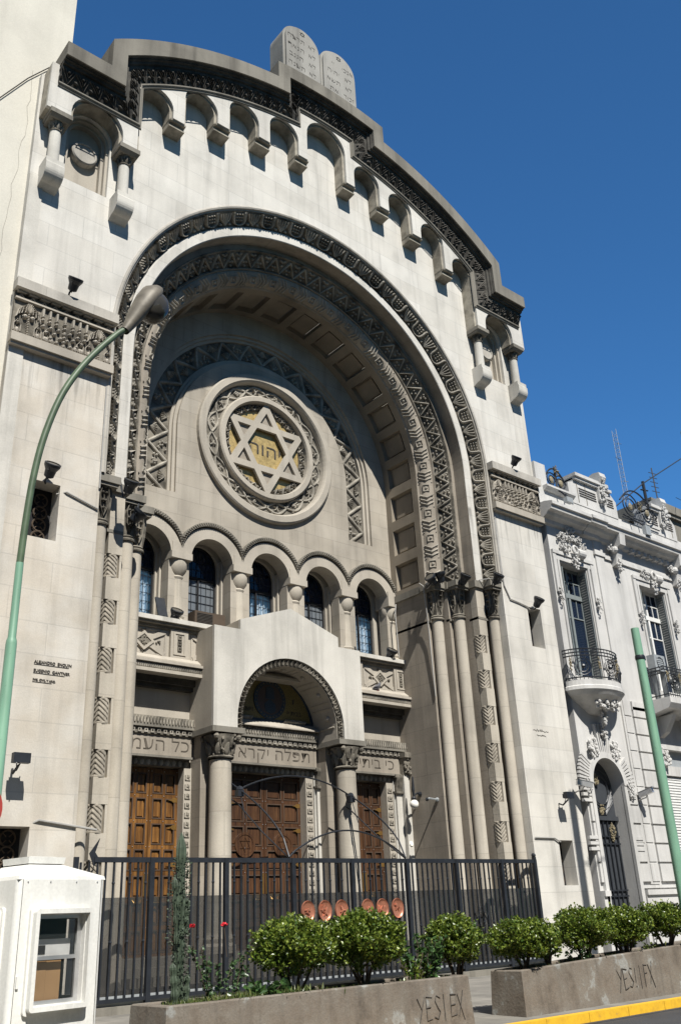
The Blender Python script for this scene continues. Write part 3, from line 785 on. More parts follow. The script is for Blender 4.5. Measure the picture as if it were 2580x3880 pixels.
# ---- window arcade
def arcade():
    for x in WINX:
        ring = arc(x, 10.10, .925, 0, pi, 24) + list(reversed(arc(x, 10.10, .63, 0, pi, 24)))
        MB().prism(ring, 2.74, YT).build('window_arch_ring', 'warm_plain', T)
        a0 = acos(.915/1.03)
        MB().prism(arc(x, 10.14, 1.03, a0, pi-a0, 22) + list(reversed(arc(x, 10.14, .93, a0*.45, pi-a0*.45, 22))), 2.68, YT).build('window_hood', 'ledge', T)
        mb = MB()
        def mp(s, t, h): a = a0*.7+(pi-1.4*a0)*s; r = .935+.085*t; return (x+r*cos(a), 2.68-h, 10.14+r*sin(a))
        for i in range(34):
            s = i/34; relief(mb, [(s, .05), (s+.014, .95), (s+.028, .05)], .013, .02, mp)
        mb.build('hood_carving', 'carved', T)
        # recessed window order, frame, panes
        wz0, wzs, hw = 8.46, 10.20, .53
        o = [(x-.66, 8.3), (x-.66, 10.9), (x+.66, 10.9), (x+.66, 8.3)]
        MB().prism([(x-.92, 8.3), (x-.92, 11.2), (x+.92, 11.2), (x+.92, 8.3)], 3.36, 3.5, [arched(x, hw, wz0, wzs, 16)]).build('window_reveal', 'warm_plain', T)
        MB().prism(arched(x, hw, wz0, wzs, 16), 3.47, 3.52, [arched(x, hw-.05, wz0+.05, wzs, 16)]).box(x-hw, x+hw, 3.45, 3.53, 9.78, 9.86)
        wn = MB().prism(arched(x, hw, wz0, wzs, 16), 3.44, 3.52, [arched(x, hw-.045, wz0+.05, wzs, 16)])
        wn.box(x-hw+.04, x+hw-.04, 3.43, 3.52, 9.80, 9.87).box(x-.02, x+.02, 3.43, 3.5, wz0+.04, 9.8)
        fr = wn.build('arcade_window', 'shutter' if False else 'dark_in', T)
        MB().prism(rect(x-hw+.04, x+hw-.04, wz0+.04, 9.80), 3.475, 3.482).build('pane', 'glassgrey' if x in (-1.85, 1.85) else 'glass', fr)
        MB().prism(arched(x, hw-.04, 9.87, wzs, 14), 3.475, 3.482).build('fanlight', 'glassdark', fr)
        g = MB()
        for k in range(1, 7): g.box(x-hw+.04+k*.98*hw*2/7-.0-.005, x-hw+.04+k*.98*hw*2/7+.005, 3.456, 3.47, wz0+.04, 10.6 if abs(k-3.5) < 2 else 10.3)
        for k in range(1, 9): g.box(x-hw+.05, x+hw-.05, 3.455, 3.47, wz0+.05+k*.225, wz0+.058+k*.225)
        g.build('glazing_bars', 'iron', fr)
        MB().rows([[(x-hw+(2*hw)*j/26, 3.62+.03*sin(j*1.9+x), z) for j in range(27)] for z in (8.45, 9.83)]).build('curtain', 'curtain', fr)
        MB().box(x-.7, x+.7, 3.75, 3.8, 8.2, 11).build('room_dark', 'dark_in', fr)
    for x in [-2.775, -.925, .925, 2.775]:
        y = 2.98
        MB().box(x-.30, x+.30, 2.69, 3.3, 9.98, 10.16).box(x-.265, x+.265, 2.725, 3.3, 10.16, 10.425).build('arcade_impost', 'warm_plain', T)
        MB().lathe([(.17, 0), (.19, .05), (.16, .09), (.2, .14), (.26, .26), (.275, .40), (.26, .50)], (x, y, 9.48), 20).build('arcade_capital', 'column', T, True)
        MB().lathe([(.26, 0), (.26, .07), (.21, .12), (.23, .18), (.175, .26), (.165, 1.17)], (x, y, 8.31), 20).build('arcade_column', 'column', T, True)
        MB().box(x-.14, x+.14, 3.12, 3.4, 8.3, 10.6).box(x-.34, x+.34, 3.24, 3.42, 8.3, 10.4).build('arcade_pier', 'warm_plain', T)
    for sx in (-1, 1):
        x = sx*4.56
        a, b = sorted((sx*4.30, sx*4.64)); MB().box(a, b, 2.70, 3.3, 9.98, 10.43).build('arcade_impost', 'warm_plain', T)
        MB().lathe([(.17, 0), (.19, .05), (.16, .09), (.2, .14), (.26, .26), (.275, .40), (.26, .50)], (x, 2.98, 9.48), 16).build('arcade_capital', 'column', T, True)
        MB().lathe([(.26, 0), (.26, .07), (.21, .12), (.23, .18), (.175, .26), (.165, 1.17)], (x, 2.98, 8.31), 16).build('arcade_column', 'column', T, True)
    # balustrade under the windows
    MB().box(-4.62, 4.62, 2.50, 3.45, 8.19, 8.30).build('balustrade_coping', 'lightstone', T)
    MB().box(-4.62, 4.62, 2.56, 3.0, 8.13, 8.19).box(-4.62, 4.62, 2.66, 3.0, 8.06, 8.13).each('balustrade_cornice', 'ledge', T)
    MB().box(-4.62, 4.62, 2.72, 3.3, 7.30, 8.06).build('balustrade_wall', 'warm_plain', T)
    MB().prism([(2.46, 7.18), (2.46, 7.24), (2.62, 7.36), (2.9, 7.36), (2.9, 7.18)], -4.62, 4.62, ax='x').build('balustrade_base', 'warm_plain', T)
    for cx in (-3.75, -1.85, 1.85, 3.75):
        fr = MB()
        hw = .56; z0, z1 = 7.42, 7.98
        fr.prism(rect(cx-hw-.05, cx+hw+.05, z0-.03, z1+.03), 2.70, 2.73, [rect(cx-hw, cx+hw, z0, z1)])
        c = (cx, (z0+z1)/2)
        dg = [(c[0], c[1]+.24), (c[0]-.28, c[1]), (c[0], c[1]-.24), (c[0]+.28, c[1])]
        X_ = [((cx-hw, z0), (cx+hw, z1)), ((cx-hw, z1), (cx+hw, z0))]
        for (a, b), (c2, d2) in X_:
            L = hypot(c2-a, d2-b); nx, nz = -(d2-b)/L*.055, (c2-a)/L*.055
            fr.prism([(a+nx, b+nz), (a-nx, b-nz), (c2-nx, d2-nz), (c2+nx, d2+nz)], 2.683+.003*(b > z0), 2.722)
        fr.prism(dg, 2.66, 2.72, [[(c[0]+(p[0]-c[0])*.68, c[1]+(p[1]-c[1])*.68) for p in dg]])
        fr.build('balustrade_panel', 'warm_plain', T)
        cv = MB()
        def mp(s, t, h): return (s, 2.72-h, t)
        cv.prism([(c[0]+(p[0]-c[0])*.7, c[1]+(p[1]-c[1])*.7) for p in dg], 2.68, 2.70)
        for q in range(16): bump(cv, c[0]+random.uniform(-.1, .1), c[1]+random.uniform(-.09, .09), .035, .07, mp, 5)
        for ax_, az_ in ((0, .25), (0, -.25), (.38, 0), (-.38, 0)):
            for q in range(6): bump(cv, c[0]+ax_+random.uniform(-.06, .06), c[1]+az_+random.uniform(-.03, .03), .028, .045, mp, 5)
        cv.build('panel_carving', 'carved', T)
    for x in (-2.82, 2.82, -4.5, 4.5, -.9, .9):
        pl = MB().box(x-.24, x+.24, 2.63, 2.72, 7.36, 8.06).prism(rect(x-.17, x+.17, 7.44, 8.0), 2.61, 2.635, [rect(x-.12, x+.12, 7.48, 7.96)])
        pl.build('balustrade_pier', 'warm_plain', T)
        mb = MB()
        for k in range(3): z = 7.58+.14*k; mb.prism(rect(x-.055, x+.055, z-.04, z+.06), 2.60, 2.64, [circ(x, z+.01, .025, 6)])
        mb.build('pier_rosettes', 'carved', T)
    # rope moulding and cornice over the doors
    MB().box(-4.62, -2.3, 2.36, 3.0, 7.12, 7.18).box(-4.62, -2.3, 2.40, 3.0, 6.90, 6.98).box(2.3, 4.62, 2.36, 3.0, 7.12, 7.18).box(2.3, 4.62, 2.40, 3.0, 6.90, 6.98).each('door_cornice', 'warm_plain', T)
    MB().box(-4.62, -2.3, 2.52, 3.0, 6.98, 7.12).box(2.3, 4.62, 2.52, 3.0, 6.98, 7.12).each('rope_ground', 'carved', T)
    mb = MB()
    for x0, x1 in ((-4.6, -2.3), (2.3, 4.6)):
        for i in range(46):
            x = x0+(x1-x0)*i/46
            mb.tube([(x, 2.47, 7.11), (x+.03, 2.42, 7.07), (x+.06, 2.43, 7.01), (x+.075, 2.50, 6.985)], .022, 5)
    mb.build('rope_moulding', 'carvedlight', T)
    MB().box(-4.62, -2.3, 2.70, 2.95, 6.74, 6.90).box(-4.62, -2.3, 2.80, 2.95, 6.64, 6.74).box(2.3, 4.62, 2.70, 2.95, 6.74, 6.90).box(2.3, 4.62, 2.80, 2.95, 6.64, 6.74).each('door_cornice_bed', 'soot', T)
    MB().box(-4.62, 4.62, 2.95, 3.3, 5.0, 8.2).build('entrance_wall', 'warm_plain', T)
arcade()

# ---- entrance porch
def porch():
    cz = 5.92; r = 1.46
    body = [(-2.31, 5.68), (-2.31, 8.10), (-1.56, 8.10), (-1.56, 8.36), (0, 8.90), (1.56, 8.36), (1.56, 8.10), (2.31, 8.10), (2.31, 5.68)]
    def cut(rr): return [(rr, 5.68), (rr, cz)] + arc(0, cz, rr, 0, pi, 28)[1:-1] + [(-rr, cz), (-rr, 5.68)]
    MB().prism(body + cut(1.64), 1.87, 1.95).build('porch_front', 'lightstone', T)
    MB().prism(body + cut(r), 1.95, 2.95).build('porch_body', 'warm_plain', T)
    mb = MB(); L = 2*(cz-5.68)+pi*1.55; g = cz-5.68
    def mp(s, t, h):
        rr = 1.47+.16*t; s = max(0, min(L, s))
        if s < g: x, z = -rr, 5.68+s
        elif s > L-g: x, z = rr, 5.68+L-s
        else: a = pi-(s-g)/1.55; x, z = rr*cos(a), cz+rr*sin(a)
        return (x, 1.945-h, z)
    n = 40; w = L/n
    for i in range(n):
        s = i*w; relief(mb, [(s, .02), (s+w*.5, .98), (s+w, .02)], .05, .05, mp); relief(mb, [(s+w*.28, .02), (s+w*.5, .5), (s+w*.72, .02)], .035, .04, mp)
    MB().rows([[mp(L*i/60, t, .0) for t in (0, 1)] for i in range(61)]).build('porch_band_ground', 'carved', T)
    mb.build('porch_zigzag', 'carved', T)
    mb = MB()
    for i in range(7):
        a = pi*(i+.5)/7
        for y in (2.25,):
            x, z = (r-.01)*cos(a), cz+(r-.01)*sin(a); mb.ball((x, y, z), .07, 8)
        for da in (-.17, .17):
            mb.tube([((r-.005)*cos(a+da), y, cz+(r-.005)*sin(a+da)) for y in (2.05, 2.8)], .02, 4)
    mb.build('vault_bosses', 'warm_plain', T)
    for sx in (-1, 1):
        x, y = sx*1.90, 2.20
        mb = MB().lathe([(.38, 0), (.38, .14), (.33, .2), (.34, .28), (.29, .36), (.275, .42), (.255, 4.05)], (x, y, .9), 24)
        mb.build('porch_column', 'column', T, True)
        cp = MB(); bell(16, .25, .40, .58, (x, y, 4.98), cp)
        for j in range(26):
            a = random.uniform(0, 2*pi); q = random.uniform(.12, .9); rr = .27+.14*q
            cp.ball((x+rr*cos(a), y+rr*sin(a), 4.98+.58*q), random.uniform(.03, .05), 5)
        cp.build('porch_capital', 'carved', T, True)
        a, b = sorted((sx*1.44, sx*2.34)); MB().box(a, b, 1.84, 2.9, 5.55, 5.68).build('porch_abacus', 'ledge', T)
        a, b = sorted((sx*1.5, sx*2.25)); MB().box(a, b, 2.5, 2.95, .9, 5.55).build('porch_respond', 'jamb', T)
    # painted lunette over the middle door
    MB().prism([(-1.46, 6.18)] + arc(0, 6.0, 1.44, pi-.13, .13, 24) + [(1.46, 6.18)], 2.90, 2.949).build('lunette', 'mosgold', T)
    z0 = 6.72
    MB().prism(circ(.02, z0, .50, 36), 2.87, 2.90, [circ(.02, z0, .39, 36)]).build('lunette_roundel_border', 'mosblue', T)
    rr = MB()
    for k in range(28): a = 2*pi*k/28; rr.ball((.02+.445*cos(a), 2.868, z0+.445*sin(a)), .018, 5)
    rr.build('roundel_beads', 'mosgold', T)
    MB().prism(circ(.02, z0, .39, 36), 2.875, 2.90).build('lunette_roundel', 'mosdark', T)
    MB().prism([(-.12, z0-.30), (.02, z0-.36), (.18, z0-.30), (.20, z0-.12), (.02, z0+.02), (-.16, z0-.12)], 2.868, 2.875).prism([(-.12, z0+.02), (.16, z0+.02), (.14, z0+.30), (.02, z0+.36), (-.1, z0+.30)], 2.866, 2.874).build('roundel_figure', 'mosblue', T)
    MB().prism(rect(-1.4, 1.4, 6.13, 6.22), 2.88, 2.90).prism(arc(0, 6.0, 1.45, pi-.15, .15, 24)+list(reversed(arc(0, 6.0, 1.36, pi-.15, .15, 24))), 2.88, 2.90).build('lunette_border', 'mosblue', T)
    le = text_mesh("\u05d5\u05d9\u05e9\u05de\u05d7\u05d5"[::-1], .17, .004, lambda v: (-.72+v.x, 2.893-v.z, 6.38+v.y))
    le.merge(text_mesh("\u05d1\u05d1\u05d9\u05ea \u05d9\u05d9"[::-1], .17, .004, lambda v: (.80+v.x, 2.893-v.z, 6.38+v.y)))
    le.merge(text_mesh("\u05d9", .30, .004, lambda v: (-.72+v.x, 2.893-v.z, 6.62+v.y), weight=.01)); le.merge(text_mesh("\u05d9", .30, .004, lambda v: (.78+v.x, 2.893-v.z, 6.62+v.y), weight=.01))
    le.build('lunette_lettering', 'inscr', T)
    # sill under the lunette
    MB().prism([(2.62, 5.96), (2.62, 5.99), (2.88, 6.16), (2.95, 6.16), (2.95, 5.96)], -1.44, 1.44, ax='x').build('lunette_sill', 'warm', T)
    mb = MB()
    for x0, x1 in ((-1.1, -.55), (.45, 1.15)):
        for i in range(11): x = x0+(x1-x0)*i/11; mb.tube([(x, 2.88, 6.17), (x+.03, 2.83, 6.20), (x+.06, 2.86, 6.24)], .024, 5)
    mb.build('sill_rope', 'carvedlight', T)
porch()
# ---- lintels with the Hebrew verse
LINTEL = [(-4.62, -2.31, "\u05dc\u05db\u05dc \u05d4\u05e2\u05de\u05d9\u05dd", -3.22), (-1.44, 1.44, "\u05ea\u05e4\u05dc\u05d4 \u05d9\u05e7\u05e8\u05d0", .12), (2.31, 4.62, "\u05db\u05d9 \u05d1\u05d9\u05ea\u05d9", 3.55)]
for x0, x1, tx, tc in LINTEL:
    MB().box(x0, x1, 2.82, 2.95, 5.08, 5.55).build('lintel', 'jamb', T)
    MB().box(x0, x1, 2.76, 2.95, 5.03, 5.08).box(x0, x1, 2.72, 2.95, 5.70, 5.76).build('lintel_moulding', 'ledge', T)
    MB().box(x0, x1, 2.78, 2.95, 5.55, 5.70).box(x0, x1, 2.72, 2.95, 5.76, 5.95).box(x0, x1, 2.9, 3.24, 4.86, 5.03).build('lintel_band', 'carved', T)
    mb = MB(); n = int((x1-x0)/.155); w = (x1-x0)/n
    for i in range(n):
        x = x0+w*(i+.5)
        mb.prism(rect(x-.045, x+.045, 5.575, 5.675), 2.755, 2.78, [circ(x, 5.625, .026, 6)])
        def mp(s, t, h): return (s, 2.72-h, t)
        for k in (0, .5): relief(mb, [(x-w*.5+k*w, 5.78), (x-w*.25+k*w, 5.93), (x+k*w, 5.78)], .03, .03, mp)
        mb.ball((x, 2.9, 4.94), .055, 6, (1, .6, 1.3))
    mb.build('lintel_carving', 'carvedlight', T)
    le = text_mesh(tx[::-1], .40, .006, lambda v: (tc+v.x*1.2, 2.815-v.z, 5.20+v.y), weight=-.006)
    le.build('lintel_lettering', 'engrave', T)
# ---- pilasters beside the doors
def pilasters():
    strips = [(1.13, 1.36), (2.25, 2.45), (3.92, 4.15)]
    for sx in (-1, 1):
        for a, b in strips:
            x0, x1 = sorted((sx*a, sx*b))
            MB().box(x0, x1, 2.90, 3.3, .9, 4.86).build('door_architrave', 'warm_plain', T)
            mb = MB(); z = 1.0
            while z < 4.75:
                mb.box(x0+.03, x1-.03, 2.885, 2.90, z, z+.02).box(x0+.03, x0+.05, 2.885, 2.90, z, z+.12).box(x0+.08, x1-.05, 2.885, 2.90, z+.06, z+.08).box(x1-.07, x1-.05, 2.885, 2.9, z+.03, z+.12).box(x0+.09, x0+.11, 2.885, 2.9, z+.08, z+.13)
                z += .21
            mb.build('key_pattern', 'carved', T)
        for a, b in ((1.42, 1.60), (4.20, 4.40)):
            x0, x1 = sorted((sx*a, sx*b)); x = (x0+x1)/2
            MB().box(x0, x1, 2.80, 3.2, .9, 4.62).box(x0-.05, x0-.01, 2.86, 3.2, .9, 4.9).build('door_pilaster', 'lightstone', T)
            MB().box(x0-.05, x1+.05, 2.74, 3.2, 4.56, 4.62).box(x0-.06, x1+.06, 2.72, 3.2, 4.98, 5.06).prism([(2.80, 4.62), (2.72, 4.98), (3.2, 4.98), (3.2, 4.62)], x0-.02, x1+.02, ax='x').build('pilaster_capital', 'carved', T)
        x0, x1 = sorted((sx*4.42, sx*4.62))
        MB().box(x0, x1, 2.70, 3.2, .9, 5.05).build('end_pilaster', 'lightstone', T)
        mb = MB().prism([(2.70, 5.05), (2.60, 5.52), (2.95, 5.52), (2.95, 5.05)], x0-.02, x1, ax='x').box(x0-.05, x1, 2.55, 2.95, 5.52, 5.66)
        for q in range(22): mb.ball((random.uniform(x0, x1), random.uniform(2.60, 2.66), random.uniform(5.08, 5.5)), .045, 5)
        mb.build('end_capital', 'carved', T)
pilasters()
# ---- doors
def door(x0, x1, medal, wd='wood'):
    zb, zt, y = .9, 4.86, 3.16
    d = MB().box(x0, x1, y+.05, y+.12, zb, zt).build('door', wd, T)
    fr = MB(); mid = (x0+x1)/2; n = 7; hrow = (zt-zb-.1)/n
    tr = MB(); st = MB(); dk = MB()
    for a, b in ((x0, mid-.008), (mid+.008, x1)):
        w = (b-a); cols = [(a+.07, a+w/2-.035), (a+w/2+.035, b-.07)]
        fr.box(a, a+.07, y, y+.05, zb, zt).box(b-.07, b, y, y+.05, zb, zt).box(a+w/2-.035, a+w/2+.035, y+.002, y+.05, zb, zt)
        for i in range(n+1):
            z = zb+.02+i*hrow; fr.box(a+.07, b-.07, y+.004, y+.05, z-.05, z+.05)
        for i in range(n):
            for c0, c1 in cols:
                z0, z1 = zb+.07+i*hrow, zb-.03+(i+1)*hrow
                dk.prism(rect(c0, c1, z0, z1), y-.006, y+.05, [rect(c0+.026, c1-.026, z0+.026, z1-.026)])
                fr.prism(rect(c0+.055, c1-.055, z0+.055, z1-.055), y+.03, y+.05)
        for i in range(n+1):
            for xx in (a+.035, a+w/2, b-.035): st.ball((xx, y-.004, zb+.02+i*hrow), .012, 5)
        if medal:
            cx, cz = a+w/2, 3.20
            fr.prism(circ(cx, cz, .29, 30), y-.02, y+.03, [circ(cx, cz, .23, 30)]); tr.prism(circ(cx, cz, .225, 30), y-.008, y+.03)
            for q in (0, pi):
                t_ = [(cx+.17*cos(q+pi/2+k*2*pi/3), y-.01, cz+.17*sin(q+pi/2+k*2*pi/3)) for k in range(3)]; tr.tube(t_, .012, 4, True)
    fr.build('door_framing', wd, d)
    if medal: tr.build('door_medallion', 'wood', d)
    dk.build('panel_mouldings', 'darkwood', d)
    st.build('door_studs', 'steel', d)
    for s2 in (-1, 1):
        h = MB().box(mid+s2*.24-.14, mid+s2*.24+.14, y-.05, y, 2.00, 2.09).tube([(mid+s2*.24-.12, y-.02, 2.04), (mid+s2*.24-.08, y-.08, 1.97), (mid+s2*.24+.08, y-.08, 1.97), (mid+s2*.24+.12, y-.02, 2.04)], .02, 5)
        h.build('door_handle', 'brass', d)
        MB().box(mid+s2*.05-.02, mid+s2*.05+.02, y-.012, y, 2.10, 2.55).build('push_plate', 'brass', d)
        xh = x1-.02 if s2 > 0 else x0+.02
        hm = MB()
        for z in (2.75, 4.15, 3.55): hm.prism([(xh, z-.05), (xh-s2*.10, z-.05), (xh-s2*.14, z-.02), (xh-s2*.24, z), (xh-s2*.14, z+.02), (xh-s2*.10, z+.05), (xh, z+.05)], y-.01, y)
        hm.build('door_hinge', 'brass', d)
door(-1.13, 1.13, True); door(-3.92, -2.45, False, 'wood_gold_sunlit'); door(2.45, 3.92, False)
MB().box(-4.62, 4.62, 1.9, 3.2, -.2, .9).box(-5.5, 5.5, 1.62, 1.9, -.2, .74).box(-5.5, 5.5, 1.34, 1.62, -.2, .58).box(-5.5, 5.5, 1.06, 1.34, -.2, .42).box(-5.5, 5.5, .78, 1.06, -.2, .27).build('steps', 'ledge', T)
# ---- menorah friezes
def frieze(sx):
    x0, x1 = sorted((sx*6.33, sx*8.58)); yb = -.07
    MB().box(x0, x1, yb, 0, 12.70, 13.98).build('frieze_field', 'carved', T)
    MB().box(x0-.04, x1+.05, -.26, 0, 13.96, 14.20).build('frieze_cornice', 'wall_side', T)
    MB().box(x0-.02, x1+.03, -.20, 0, 12.66, 12.86).box(x0-.0, x1+.0, -.15, 0, 12.60, 12.66).build('frieze_ledge', 'warm_plain', T)
    mb = MB().box(x0, x1, -.15, yb, 13.74, 13.78)
    def mp(s, t, h): return (s, yb-h, t)
    n = 9; w = (x1-x0)/n
    for i in range(n):
        a = x0+i*w; relief(mb, [(a, 13.80), (a+w*.25, 13.80), (a+w*.5, 13.89), (a+w*.75, 13.80), (a+w, 13.80)], .03, .06, mp)
        bump(mb, a+w*.42, 13.82, .022, .06, mp); bump(mb, a+w*.58, 13.82, .022, .06, mp)
        mb.box(a+w*.12, a+w*.88, -.16, yb, 13.915, 13.955)
    cx = (x0+x1)/2; zc = 13.42
    def bead(s, t, r=.05):
        bump(mb, s, t, r, .10, mp, 8); 
    for k in range(3):
        R = .155*(k+1)+.03; m = 4+3*k
        for j in range(m+1): a = pi+pi*j/m; bead(cx+R*cos(a), zc+R*.95*sin(a), .047)
        for s2 in (-1, 1): bead(cx+s2*R, zc+.085, .045); relief(mb, [(cx+s2*R, zc+.12), (cx+s2*R, zc+.28)], .07, .09, mp)
    for j in range(6): bead(cx, zc+.08-.115*j, .047)
    relief(mb, [(cx, zc+.12), (cx, zc+.28)], .07, .09, mp)
    for s2 in (-1, 0, 1): bead(cx+s2*.13, zc-.57+.02*abs(s2), .045)
    for s2 in (-1, 1):
        for q in (.06, .19): relief(mb, [(cx+s2*q, zc-.62), (cx+s2*(q+.03), zc-.74)], .05, .06, mp)
    for s2 in (-1, 1):
        px = cx+s2*.80
        for j in range(9): bead(px, 12.92+.062*j, .034)
        for j in range(11):
            a = pi*(j+.0)/10; L = .23
            relief(mb, [(px, 13.46), (px+L*.5*cos(a), 13.50+.17*sin(a)+.03), (px+L*cos(a), 13.48+.13*sin(a)-.02), (px+L*1.15*cos(a), 13.38+.10*sin(a)-.09*abs(cos(a)))], .035, .08, mp)
        for q in (-1, 1): bead(px+q*.08, 13.36, .06)
        for q in (-.22, .22, .42*(-s2)):
            relief(mb, [(px+q-.07, 12.95), (px+q-.075, 13.12), (px+q, 13.24), (px+q+.075, 13.12), (px+q+.07, 12.95)], .03, .06, mp)
            bump(mb, px+q, 12.98, .05, .08, mp, 7, .085); bead(px+q, 13.16, .03)
        relief(mb, [(cx+s2*.60, 12.9), (cx+s2*.58, 13.6)], .02, .05, mp)
    for q in (-.42, -.27, .27, .42): bump(mb, cx+q, 12.98, .05, .08, mp, 7, .08)
    mb.build('menorah_carving', 'warm_plain', T)
frieze(1); frieze(-1)
# ---- slot windows in the towers
for a, b in ((7.40, 8.0), (-7.76, -7.19)):
    for z0, z1 in ((8.52, 9.74), (2.02, 3.15)):
        s_ = MB().box(a-.02, b+.02, .40, .44, z0-.02, z1+.02).build('slot_window', 'dark_in', T)
        mb = MB(); r = .135; z = z0+r+.02
        while z < z1-.1:
            cx = (a+b)/2+.05
            mb.tube([(cx+r*cos(q*pi/8), .36, z+r*sin(q*pi/8)) for q in range(16)], .018, 5, True)
            for q in range(4): mb.tube([(cx+.04*cos(pi/4+q*pi/2), .36, z+.04*sin(pi/4+q*pi/2)), (cx+r*cos(pi/4+q*pi/2), .36, z+r*sin(pi/4+q*pi/2))], .012, 4)
            z += 2*r
        mb.build('slot_grille', 'bark', s_)
# ---- architects' names, plaque, conduits
le = MB()
for i, (tx, sz, x1) in enumerate((("ALEJANDRO  ENQUIN", .074, -6.71), ("EUGENIO  GANTNER", .074, -6.78), ("ING. CIVIL Y ARQ.", .055, -7.02))):
    z = 6.04-i*.165; le.merge(text_mesh(tx, sz, .006, lambda v: (-7.39+v.x, -.007-v.z, z+v.y), 'LEFT', 1.0, .001)); le.box(-7.39, x1, -.008, -.001, z-.030, z-.021)
rnd = random.Random(3)
for z, a, b in ((6.02, 6.92, 7.60), (5.90, 7.06, 7.46)):
    pts = []; x = a
    while x < b: pts.append((x, -.006, z+rnd.uniform(-.01, .045 if rnd.random() < .7 else .075))); x += rnd.uniform(.012, .022)
    le.tube(pts, .0055, 4)
le.build('wall_lettering', 'inscr', T)
MB().lathe([(0, 0), (.07, 0), (.07, .02)], (0, 0, 0), 16).merge(MB()).build('tmp', 'opal', T) if False else None
pq = MB(); pq.merge(MB().lathe([(0, .02), (.06, .02), (.07, 0)], (0, 0, 0), 16), lambda v: (4.53+v[0], 2.70-v[2], 3.25+v[1])); pq.build('number_plaque', 'opal', T)
cd = MB()
cd.tube([(6.35, -.02, 12.3), (6.40, -.03, 10.5), (6.42, -.03, 10.2), (6.62, -.03, 9.82), (7.0, -.03, 9.78), (7.36, -.03, 9.72), (7.44, -.04, 9.62)], .02, 6)
cd.tube([(6.38, -.03, 12.4), (6.36, -.02, 11.4), (6.37, -.02, 10.36), (6.0, -.12, 10.33), (5.7, .3, 10.33)], .017, 6)
cd.tube([(6.38, .3, 2.4), (6.36, .1, 3.1), (6.42, -.03, 3.2), (7.2, -.03, 3.2), (7.42, -.04, 3.1)], .02, 6)
cd.tube([(-6.36, -.02, 12.4), (-6.36, -.03, 9.9)], .017, 6)
cd.tube([(-6.36, -.03, 9.42), (-7.06, -.03, 9.62), (-7.22, .1, 9.58)], .02, 6)
cd.tube([(-5.95, -.03, 3.12), (-7.05, -.03, 3.26), (-7.2, .05, 3.18)], .022, 6)
cd.tube([(4.62, 2.7, 9.95), (4.45, 2.55, 10.0), (4.40, 2.55, 9.7), (4.40, 2.52, 8.35)], .017, 6)
cd.tube([(4.45, 1.5, 10.35), (4.40, 1.3, 10.2), (4.52, 1.36, 9.3), (4.56, 1.38, 8.7), (4.6, 1.38, 7.0)], .017, 6)
cd.each('conduit', 'conduit', T)

# ------------------------------------------------------------------ left neighbour: tall blank party wall
N = thing('apartment_building', 'tall cream blank walled building rising at the left of the synagogue', 'building', (-14, 0, 0))
MB().box(-32, -7.86, .16, 14, 0, 34).build('wall', 'cream', N)
MB().tube([(-11.5, .13, 15.6), (-9.42, .12, 19.19), (-8.85, .12, 20.23), (-8.57, .12, 20.65), (-8.2, .12, 21.2)], .014, 4).build('wall_cable', 'inscr', N)
rnd = random.Random(5); pts = [(-8.75, .155, 20.6)]
while pts[-1][2] > 8: p = pts[-1]; pts.append((p[0]+rnd.uniform(-.06, .045)+(-.004), .155, p[2]-rnd.uniform(.15, .35)))
MB().tube(pts, .0035, 3).build('wall_crack', 'ledge', N)

